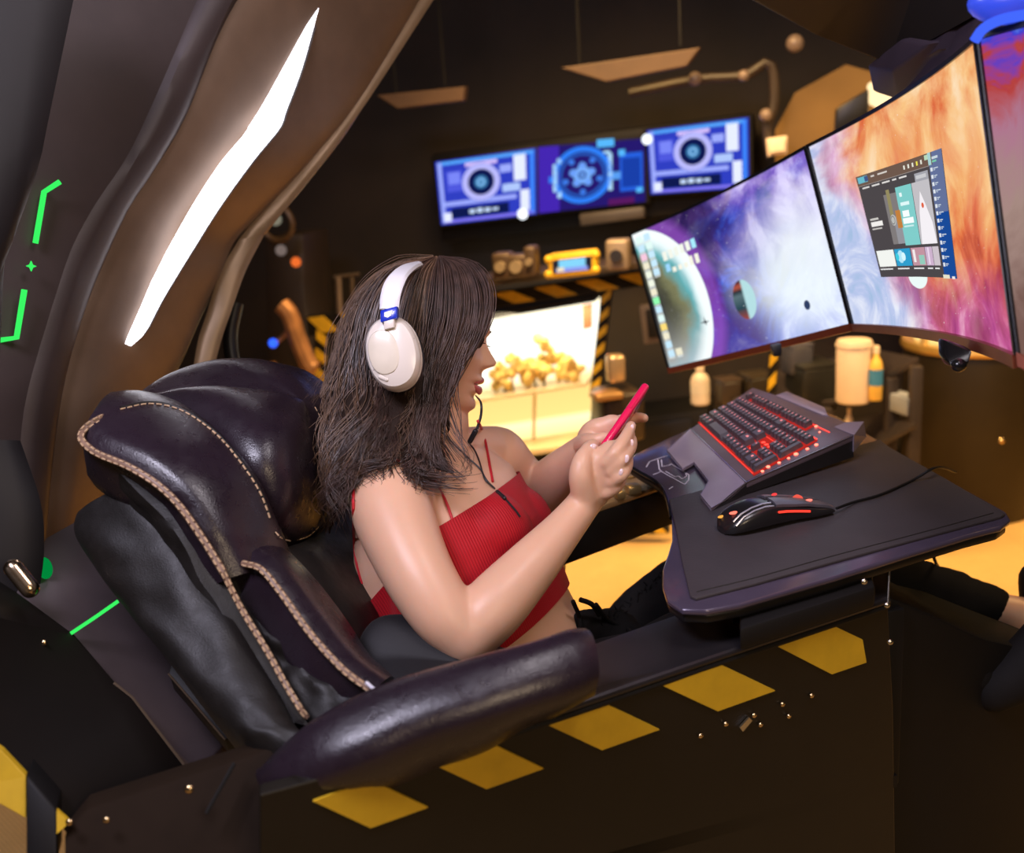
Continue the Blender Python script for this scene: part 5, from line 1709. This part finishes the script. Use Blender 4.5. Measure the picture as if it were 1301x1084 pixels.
# ---- red top: inflated torso, cut at neckline and hem
RED = bpy.data.materials.new('red_rib_knit'); RED.use_nodes = True
t = T(RED); b = t.n['Principled BSDF']; co = t.tc()
dd_ = []
for vv_ in (lat, tfw):
    d_ = t.n.new('ShaderNodeVectorMath'); d_.operation = 'DOT_PRODUCT'
    t.put(d_.inputs[0], co); d_.inputs[1].default_value = tuple(vv_)
    dd_.append(d_.outputs['Value'])
rb = t.math('SINE', t.math('MULTIPLY', t.math('ARCTAN2', dd_[0], t.math('ADD', dd_[1], .03)), 260))
t.put(b.inputs['Base Color'], t.mix(1.0, (.47, .006, .014), t.ramp(rb, [(0, .8), (1, 1.08)]), 'MULTIPLY'))
b.inputs['Roughness'].default_value = .6
b.inputs['Sheen Weight'].default_value = .05
b.inputs['Specular IOR Level'].default_value = .25
t.put(b.inputs['Normal'], t.bump(t.math('ADD', rb, t.math('MULTIPLY', t.noise(co, 22, 4), 3.0)), .4, .0008))
TOPm = remesh(join(rings(torso_rings(.006)[2:]), *bust(.0045), limb([P(500, 630, 1.53), P(498, 690, 1.55), P(506, 750, 1.57), P(540, 820, 1.58)], [.055, .064, .066, .061], 24)), .0032, 8)
nl = PL([(573, 661, 1.45), (629, 617, 1.66)])
nN = nrm(np.cross(nl[1] - nl[0], dirc(.25, .12, .9)))
nN = nN if np.dot(nN, UPV) > 0 else -nN
k1 = cut(TOPm, nl[0], nN)
h0, h1 = P(724, 760, 1.52), P(612, 838, 1.50)
hN = nrm(np.cross(h1 - h0, BK)); hN = hN if np.dot(hN, UPV) < 0 else -hN
# back neckline: slopes down toward the back
bn = PL([(575, 662, 1.44), (448, 744, 1.52)])
top2 = cut(k1, h0, hN)
# the back edge lies lower: drop the part behind the arm above the slanted line
bN = nrm(np.cross(bn[1] - bn[0], BK)); bN = bN if np.dot(bN, UPV) > 0 else -bN
top2 = cut(top2, bn[0] + bN * .012, nrm(bN + nrm(-tfw) * .25))
ob('red_top', top2, RED, person, angle=180)
REDS = mat('red_strap', (.50, .01, .02), .55)


def onb(pts, off=.0036, tree=BT, n=40):
    return cr([hit(tree, x, y, off) for x, y in pts], n)


ob('strap', tube(onb([(575, 661), (566, 636), (553, 614), (536, 598), (518, 588), (503, 584)]), .0021, 8), REDS, person)
ob('strap', tube(onb([(503, 584), (480, 584), (461, 597), (450, 620), (449, 650), (450, 690), (453, 715), (460, 742)], .0015), .0021, 8), REDS, person)
ob('strap', tube(onb([(626, 612), (622, 590), (617, 562), (612, 545), (607, 535)]), .0021, 8), REDS, person)

# ---- jeans
def jeans_mat():
    m = mat('black_denim', (.010, .009, .009), .9, spec=.12, bump=(700, .4, .0005), vary=.3, vscale=14)
    return m


JM = jeans_mat()
js = [rings([tr_(712, 902, 1.62, .176, .124), tr_(700, 880, 1.615, .172, .122), tr_(722, 926, 1.63, .165, .118)][1:2] + [tr_(712, 902, 1.62, .176, .124), tr_(728, 930, 1.63, .165, .115)])]
js.append(limb([P(735, 890, 1.76), P(800, 822, 1.80), P(862, 756, 1.83), P(940, 715, 1.84)], [.088, .076, .064, .056], 26))
js.append(limb([P(940, 715, 1.84), P(1050, 722, 1.84), P(1160, 745, 1.82), P(1256, 776, 1.80)], [.056, .058, .050, .046], 26))
js.append(limb([P(725, 900, 1.52), P(830, 860, 1.50), P(930, 800, 1.52), P(1010, 785, 1.54)], [.088, .074, .062, .055], 26))
js.append(limb([P(1010, 785, 1.54), P(1120, 810, 1.56), P(1250, 862, 1.60)], [.055, .052, .040], 26))
js.append(limb([P(745, 800, 1.60), P(790, 815, 1.64), P(770, 850, 1.60)], [.035, .045, .05], 20))
J = remesh(join(*js), .0045, 8)
v = J[0]
J = (np.array([q + nrm(q - P(800, 860, 1.65)) * .008 * noise.noise(Vector(q) * 22) + nrm(q - P(800, 860, 1.65)) * .004 * noise.noise(Vector(q) * 60) for q in v]), J[1])
jo = ob('jeans', J, JM, person, angle=180)
JT = bvh(J)
# frayed tears over the raised knee
g = G()
r = random.Random(5)
for k in range(46):
    x = r.uniform(765, 862)
    base = np.interp(x, [765, 800, 830, 862], [790, 765, 738, 705])
    a = hit(JT, x, base + r.uniform(0, 12), -.002, 1.8)
    b_ = a + dirc(r.uniform(-.9, .6), r.uniform(.2, 1), r.uniform(-.3, .5)) * r.uniform(.005, .016)
    g.add(tube([a, (a + b_) / 2 + dirc(r.uniform(-1, 1), 1, 0) * .002, b_], [.0014, .001, .0005], 4))
ob('frayed_threads', g, JM, person, kind='stuff')
for pts in (((728, 764), (737, 790), (734, 830), (722, 870)), ((757, 768), (775, 790), (798, 800), (806, 815))):
    ob('waist_seam', tube(cr([hit(JT, x, y, .002, 1.55) for x, y in pts], 24), .0035, 8), JM, jo)
ob('belt_loop', tube(cr([P(737, 762, 1.55), P(752, 768, 1.56), P(762, 782, 1.57)], 12), .004, 8), JM, jo)
# ankle and shoes
ob('ankle', limb([P(1246, 778, 1.80), P(1275, 782, 1.79), P(1310, 790, 1.78)], [.042, .038, .040], 24), SKIN, person)
SHOE = mat('black_shoe', (.009, .008, .009), .8, spec=.2)
s_ = ob('shoe', limb([P(1322, 738, 1.80), P(1330, 790, 1.80), P(1305, 840, 1.80)], [.036, .046, .045], 20), SHOE, person)
ob('shoe', limb([P(1262, 875, 1.58), P(1300, 850, 1.58), P(1345, 790, 1.58)], [.036, .042, .034], 20), SHOE, person)

# ================================================================== PHONE
p0, p1 = P(764, 574, 1.51), P(819, 494, 1.585)
ph_l = nrm(p1 - p0)
ph_w = nrm(dirc(-.13, .12, 1)); ph_w = nrm(ph_w - ph_l * np.dot(ph_w, ph_l))
ph_n = nrm(np.cross(ph_l, ph_w))
PL_ = np.linalg.norm(p1 - p0) / 2
pc = (p0 + p1) / 2 - ph_w * .018
phone = thing('phone', 'hot pink smartphone held upright in both hands of the person', 'phone', pc)
PINK = mat('hot_pink_case', (.85, .012, .10), .25, coat=.5, vary=.03)
ob('phone_case', bbox(pc, ph_l * PL_, ph_w * .034, ph_n * .0060, .0050, 4), PINK, phone)
nface = ph_n if np.dot(ph_n, -RT) > 0 else -ph_n
ob('phone_screen', bbox(pc + nface * .0052, ph_l * (PL_ - .005), ph_w * .031, ph_n * .0005, .0004, 1), mat('phone_glass', (.02, .02, .03), .08, emit=(.5, .55, .8), es=.25), phone)
ob('camera_bump', bbox(pc - nface * .0055 + ph_l * (PL_ - .020), ph_l * .012, ph_w * .010, ph_n * .0012, .001, 2), mat('camera_glass', (.02, .02, .03), .1), phone)
ob('volume_key', bbox(pc + ph_w * .0342 + ph_l * .025, ph_l * .012, ph_w * .0008, ph_n * .0018, .0006, 1), PINK, phone)

# ================================================================== HAIR
def hairmat(name, c1, c2):
    m = bpy.data.materials.new(name); m.use_nodes = True
    t = T(m); b = t.n['Principled BSDF']; co = t.tc()
    t.put(b.inputs['Base Color'], t.ramp(t.noise(co, 60, 4), [(.3, c1), (.7, c2)]))
    b.inputs['Roughness'].default_value = .36
    b.inputs['Specular IOR Level'].default_value = .6
    b.inputs['Anisotropic'].default_value = .6
    return m


HM = hairmat('dark_brown_hair', (.035, .018, .014), (.105, .058, .045))
HM2 = hairmat('warm_brown_hair', (.09, .05, .032), (.22, .125, .075))
guides = [
    [(563, 328, 1.615), (596, 334, 1.60), (618, 352, 1.58), (626, 380, 1.56), (618, 412, 1.545), (600, 446, 1.535), (580, 478, 1.53), (568, 515, 1.52), (572, 560, 1.50), (590, 600, 1.48), (560, 612, 1.45)],
    [(562, 327, 1.61), (590, 340, 1.585), (606, 370, 1.56), (606, 410, 1.54), (588, 450, 1.53), (566, 490, 1.52), (552, 530, 1.50), (556, 575, 1.48), (572, 606, 1.46)],
    [(561, 327, 1.605), (580, 345, 1.57), (588, 385, 1.545), (578, 430, 1.53), (556, 480, 1.52), (540, 530, 1.49), (538, 570, 1.47), (552, 600, 1.45), (580, 612, 1.44)],
    [(559, 327, 1.60), (566, 352, 1.56), (566, 400, 1.535), (552, 450, 1.525), (534, 500, 1.50), (520, 545, 1.475), (520, 580, 1.455), (536, 588, 1.44)],
    [(556, 327, 1.60), (548, 355, 1.555), (542, 400, 1.53), (530, 450, 1.52), (515, 505, 1.495), (500, 550, 1.46), (492, 575, 1.44), (500, 596, 1.43)],
    [(552, 328, 1.60), (530, 350, 1.56), (515, 385, 1.54), (505, 440, 1.525), (495, 500, 1.50), (478, 540, 1.465), (466, 564, 1.45), (456, 584, 1.44)],
    [(548, 329, 1.60), (512, 347, 1.57), (490, 380, 1.55), (478, 430, 1.535), (470, 490, 1.51), (458, 540, 1.475), (446, 580, 1.45), (444, 610, 1.45), (430, 640, 1.45)],
    [(544, 330, 1.61), (498, 348, 1.59), (468, 385, 1.57), (455, 430, 1.555), (444, 490, 1.53), (436, 545, 1.49), (426, 590, 1.47), (436, 630, 1.46), (426, 660, 1.46)],
    [(542, 331, 1.63), (490, 350, 1.63), (456, 388, 1.62), (440, 440, 1.60), (430, 500, 1.57), (420, 550, 1.53), (416, 590, 1.51), (424, 628, 1.50), (418, 668, 1.50)],
    [(542, 331, 1.65), (488, 350, 1.67), (450, 390, 1.68), (434, 445, 1.66), (424, 505, 1.63), (414, 555, 1.60), (410, 600, 1.57), (420, 640, 1.55), (412, 690, 1.55)],
    [(548, 330, 1.68), (500, 346, 1.71), (465, 385, 1.73), (450, 440, 1.72), (445, 500, 1.70), (440, 560, 1.67), (436, 610, 1.64), (440, 650, 1.62)],
]
gfar = [[(563, 328, 1.635), (598, 336, 1.66), (616, 356, 1.69), (618, 385, 1.71), (604, 425, 1.725), (585, 470, 1.725), (575, 520, 1.71), (578, 570, 1.70)],
        [(558, 328, 1.64), (570, 340, 1.69), (572, 385, 1.73), (556, 440, 1.74), (540, 500, 1.73), (535, 560, 1.71), (540, 600, 1.70)],
        [(552, 329, 1.65), (520, 345, 1.70), (510, 400, 1.74), (500, 460, 1.75), (495, 520, 1.74), (490, 580, 1.70)],
        [(548, 330, 1.67), (500, 346, 1.71), (465, 385, 1.73), (450, 440, 1.72), (445, 500, 1.70), (440, 560, 1.67), (436, 610, 1.64)]]


def lockset(gs, count, rad, jit, seed, wav=.010, m=HM, name='hair_strands', inset=0.0, ends=.0):
    r = random.Random(seed)
    NP = 26
    Gc = [cr([P(*q) for q in g], NP) for g in gs]
    out = G()
    cen = HC0
    clumps = [(r.uniform(0, len(gs) - 1), r.uniform(-1, 1), r.uniform(0, 6.3)) for _ in range(max(6, count // 18))]
    for _ in range(count):
        c = r.choice(clumps)
        s = min(max(c[0] + r.gauss(0, .13), 0), len(gs) - 1.001)
        i = int(s); f = s - i
        p = Gc[i] * (1 - f) + Gc[i + 1] * f
        dep = c[1] * .004 + r.gauss(0, jit)
        L = r.uniform(.78, 1.0) if r.random() < .6 else r.uniform(.95, 1.0)
        p = cr(p[:max(8, int(NP * L))], NP)
        ss = np.linspace(0, 1, NP)
        off = np.zeros((NP, 3))
        ph = c[2] + r.gauss(0, .35)
        wv = wav * np.clip(ss - .35, 0, 1) * 2.2
        off += np.outer(np.sin(ss * 13 + ph) * wv, RT) + np.outer(np.cos(ss * 11 + ph) * wv * .6, BK)
        q0 = c[0] + c[1] * .15
        i2 = min(int(min(max(q0, 0), len(gs) - 1.001)), len(gs) - 2); f2 = min(max(q0, 0), len(gs) - 1.001) - i2
        pcl = cr((Gc[i2] * (1 - f2) + Gc[i2 + 1] * f2)[:max(8, int(NP * L))], NP)
        kk = (ss ** 1.3 * .72)[:, None]
        p = p * (1 - kk) + pcl * kk
        off += np.outer(ss ** 2 * .016 * math.sin(c[2] * 3), RT) + np.outer(ss ** 2 * .012 * math.cos(c[2] * 5), UPV)
        out_d = p - cen
        out_d /= np.linalg.norm(out_d, axis=1)[:, None] + 1e-9
        off += out_d * (dep - inset) * np.clip(ss * 5 + .2, 0, 1)[:, None]
        off += np.outer((ss ** 2) * r.gauss(0, .0025 + ends * .5), RT) + np.outer((ss ** 2) * r.gauss(0, .0025 + ends * .5), UPV)
        q = p + off
        out.add(tube(q, [rad, rad * 1.1, rad, rad * .8, rad * .25], 3, cap=False))
    return out


hair = thing('hair', None, None, HC0)
hair.parent = person
hair.location = Vector(HC0 - ORI[person])
ORI[hair] = HC0
# underlying volume
cap_ = []
for k in range(len(guides)):
    pts = [P(*q) for q in guides[k]]
    pts = [q - nrm(q - HC0) * .016 for q in pts[:9]]
    n_ = len(pts)
    cap_.append(limb(pts, list(np.interp(np.linspace(0, 1, n_), [0, .2, .6, 1], [.006, .014, .016, .005])), 10))
for k in range(len(gfar)):
    pts = [P(*q) for q in gfar[k]]
    pts = [q - nrm(q - HC0) * .016 for q in pts]
    n_ = len(pts)
    cap_.append(limb(pts, list(np.interp(np.linspace(0, 1, n_), [0, .2, .6, 1], [.006, .016, .020, .010])), 10))
# skull cap
sk = ellipsoid(HL(-.012, 0, .022), hf * .100, hs * .082, hu * .094, 36, 22)
cap_.append(sk)
cap_.append(limb([HL(-.055, 0, .0), HL(-.075, 0, -.06), HL(-.088, -.01, -.12), HL(-.09, -.01, -.18)], [.065, .062, .055, .035], 20))
cap_.append(limb([HL(-.03, .045, -.03), HL(-.045, .06, -.09), HL(-.06, .07, -.14)], [.04, .04, .03], 20))
base = remesh(join(*cap_), .005, 6)
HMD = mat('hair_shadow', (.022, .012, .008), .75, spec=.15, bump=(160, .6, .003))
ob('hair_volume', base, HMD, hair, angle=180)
ob('hair_strands', lockset(guides, 1500, .0009, .0035, 1), HM, hair, angle=180, kind='stuff')
ob('light_strands', lockset(guides[4:10], 480, .0009, .005, 2, .020, ends=.01), HM2, hair, angle=180, kind='stuff')
ob('far_strands', lockset(gfar, 350, .0011, .004, 3), HM, hair, angle=180, kind='stuff')
tips = [[(560, 520, 1.50), (556, 560, 1.47), (540, 590, 1.45), (535, 606, 1.44), (565, 612, 1.44), (596, 607, 1.45)],
        [(540, 520, 1.49), (530, 560, 1.46), (515, 580, 1.45), (500, 600, 1.44), (520, 618, 1.43)],
        [(500, 520, 1.49), (492, 560, 1.455), (478, 590, 1.44), (460, 600, 1.43), (452, 625, 1.43)],
        [(460, 520, 1.50), (450, 560, 1.47), (440, 590, 1.45), (430, 620, 1.44), (438, 650, 1.45)]]
ob('curled_ends', lockset(tips, 330, .0009, .004, 5, .014, ends=.012), HM, hair, angle=180, kind='stuff')
fly = [[(556, 326, 1.60), (520, 330, 1.58), (480, 352, 1.57), (440, 420, 1.56), (405, 500, 1.55)], [(560, 324, 1.60), (600, 322, 1.60), (625, 345, 1.58), (640, 400, 1.56)]]
ob('flyaway_strands', lockset(fly[:1] + [[(548, 326, 1.62), (500, 338, 1.62), (455, 375, 1.62), (420, 450, 1.60), (398, 540, 1.58)]], 30, .00035, .006, 6, .012, HM2), HM2, hair, angle=180, kind='stuff')

# ================================================================== HEADPHONES
hp = thing('headphones', 'white over-ear headphones with blue hinge worn over dark brown hair', 'headphones', P(505, 440, 1.46))
cupc = P(499, 449, 1.445)
ca1 = dirc(.24, -.97, .0)                  # long axis down-right
cn = dirc(-.16, .06, 1)                    # outward normal, toward the camera
ca1 = nrm(ca1 - cn * np.dot(ca1, cn)); ca2 = nrm(np.cross(cn, ca1)); ca2 = ca2 if np.dot(ca2, RT) > 0 else -ca2
cs_ = lambda k, h, p=2.15, dx=0.0: ering(cupc + cn * h + ca2 * dx, ca2 * .0385 * k, ca1 * .0535 * k, 48, p)
CREAMW = mat('cream_white_plastic', (.80, .72, .64), .28, coat=.25, vary=.02)
ob('ear_cup', rings([cs_(.90, -.018), cs_(1.0, -.012), cs_(1.0, -.002), cs_(.97, .004), cs_(.90, .009), cs_(.70, .0125), cs_(.4, .0145), cs_(.1, .015)]), CREAMW, hp)
ob('cup_rim', rings([cs_(1.01, -.0125), cs_(1.025, -.010), cs_(1.01, -.0075)]), mat('rim_white', (.7, .62, .55), .35), hp)
ob('ear_cushion', rings([cs_(.80, -.036), cs_(.95, -.034), cs_(1.0, -.026), cs_(.93, -.018), cs_(.8, -.017)]), mat('black_earpad', (.015, .012, .013), .5), hp)
# raised oval plate on the cup
pcn = cupc - ca2 * .009 - ca1 * .002
ps = lambda k, h: ering(pcn + cn * h, ca2 * .0225 * k, ca1 * .0325 * k, 36, 2.3)
ob('oval_plate', rings([ps(1.0, .006), ps(1.0, .0125), ps(.95, .0148), ps(.8, .0160), ps(.4, .0168), ps(.05, .017)]), mat('plate_cream', (.74, .66, .54), .33, coat=.2), hp)
for a_, b_ in (((526, 444), (513, 450)), ((466, 462), (490, 462))):
    x = [P(*a_, 1.425), P(*b_, 1.425)]
ob('groove', tube([cupc + ca2 * .014 - ca1 * .004 + cn * .0125, cupc + ca2 * .036 - ca1 * .012 + cn * .005], .0009, 6), mat('groove_grey', (.35, .3, .27), .5), hp)
ob('groove', tube([cupc - ca2 * .030 + ca1 * .018 + cn * .010, cupc - ca2 * .006 + ca1 * .020 + cn * .0155], .0009, 6), mat('groove_grey', (.35, .3, .27), .5), hp)
ob('control_dial', bbox(cupc - ca2 * .0375 + ca1 * .008 - cn * .004, ca2 * .003, ca1 * .006, cn * .003, .001), BLACK, hp)
ob('mic_port', limb([cupc - ca2 * .022 + ca1 * .030 + cn * .010, cupc - ca2 * .014 + ca1 * .036 + cn * .010], [.0035, .0035], 10), CREAMW, hp)
# stem, blue hinge, band
sA, sB = P(495, 416, 1.432), P(495, 396, 1.437)
ob('stem', bbox((sA + sB) / 2, ca2 * .008, nrm(sB - sA) * .014, cn * .004, .002), CREAMW, hp)
BLUE = mat('cobalt_hinge', (.01, .035, .55), .25, coat=.4)
hc_ = P(495, 400, 1.436)
ob('hinge', bbox(hc_, ca2 * .0125, nrm(sB - sA) * .0090, cn * .0055, .002), BLUE, hp)
hl = ob('white_emblem', prism([hc_ + cn * .0058 + ca2 * a + nrm(sB - sA) * b for a, b in ((-.006, .004), (.006, .004), (.004, -.003), (-.001, -.005), (-.006, -.002))], cn * .0006), WHITE, hp, smooth=False)
bl_ = [(482, 393, 1.452), (483, 378, 1.455), (487, 362, 1.465), (495, 349, 1.485), (507, 340, 1.52), (520, 336, 1.56), (534, 334, 1.61), (545, 337, 1.67), (546, 350, 1.74), (540, 380, 1.79), (532, 410, 1.80)]
br_ = [(507, 393, 1.448), (508, 380, 1.450), (512, 365, 1.458), (518, 352, 1.478), (526, 343, 1.515), (534, 338, 1.555), (545, 335, 1.61), (556, 338, 1.67), (560, 350, 1.74), (556, 380, 1.79), (548, 410, 1.80)]
ob('headband', strip(PL(bl_), PL(br_), 70, 8, .004, .006, hint=None, p=3), mat('white_headband', (.86, .84, .88), .3, coat=.3, vary=.02), hp)
in_ = [q - nrm(np.array(q) - HC0) * 0 for q in PL(bl_)]
ob('far_ear_cup', ellipsoid(P(545, 440, 1.80), hf * .036, hu * .05, hs * .02, 28, 16), CREAMW, hp)

# ================================================================== EARPHONE CABLE
CB = mat('black_cable', (.015, .013, .016), .4)
cbl = thing('microphone_cable', 'thin black microphone cable hanging from the mouth over the red top', 'cable', P(610, 560, 1.5))
T2 = bvh(join(BODY, top2))
ob('mic_stalk', tube(cr([HL(.088, .012, -.075), P(611, 512, 1.545), P(611, 528, 1.54), P(606, 545, 1.54)], 20), [.0012, .0017, .0022], 8), CB, cbl)
ob('inline_capsule', limb([P(604, 548, 1.54), P(597, 561, 1.545)], [.0042, .0040], 12), mat('glossy_capsule', (.02, .018, .022), .15), cbl)
ob('cable', tube(onb([(596, 563), (603, 572), (609, 586), (613, 600), (619, 611), (628, 620)], .004, T2, 30), .0013, 6), CB, cbl)
ob('cable', tube(onb([(546, 538), (556, 545), (569, 556), (580, 568), (595, 582), (611, 597), (617, 610), (629, 621)], .005, T2, 40), .0013, 6), CB, cbl)
ob('splitter', limb([hit(T2, 632, 625, .005), hit(T2, 641, 633, .006)], [.0032, .0032], 10), CB, cbl)
ob('cable', tube(onb([(641, 633), (650, 643), (656, 650), (661, 657)], .004, T2, 30), .0016, 6), CB, cbl)
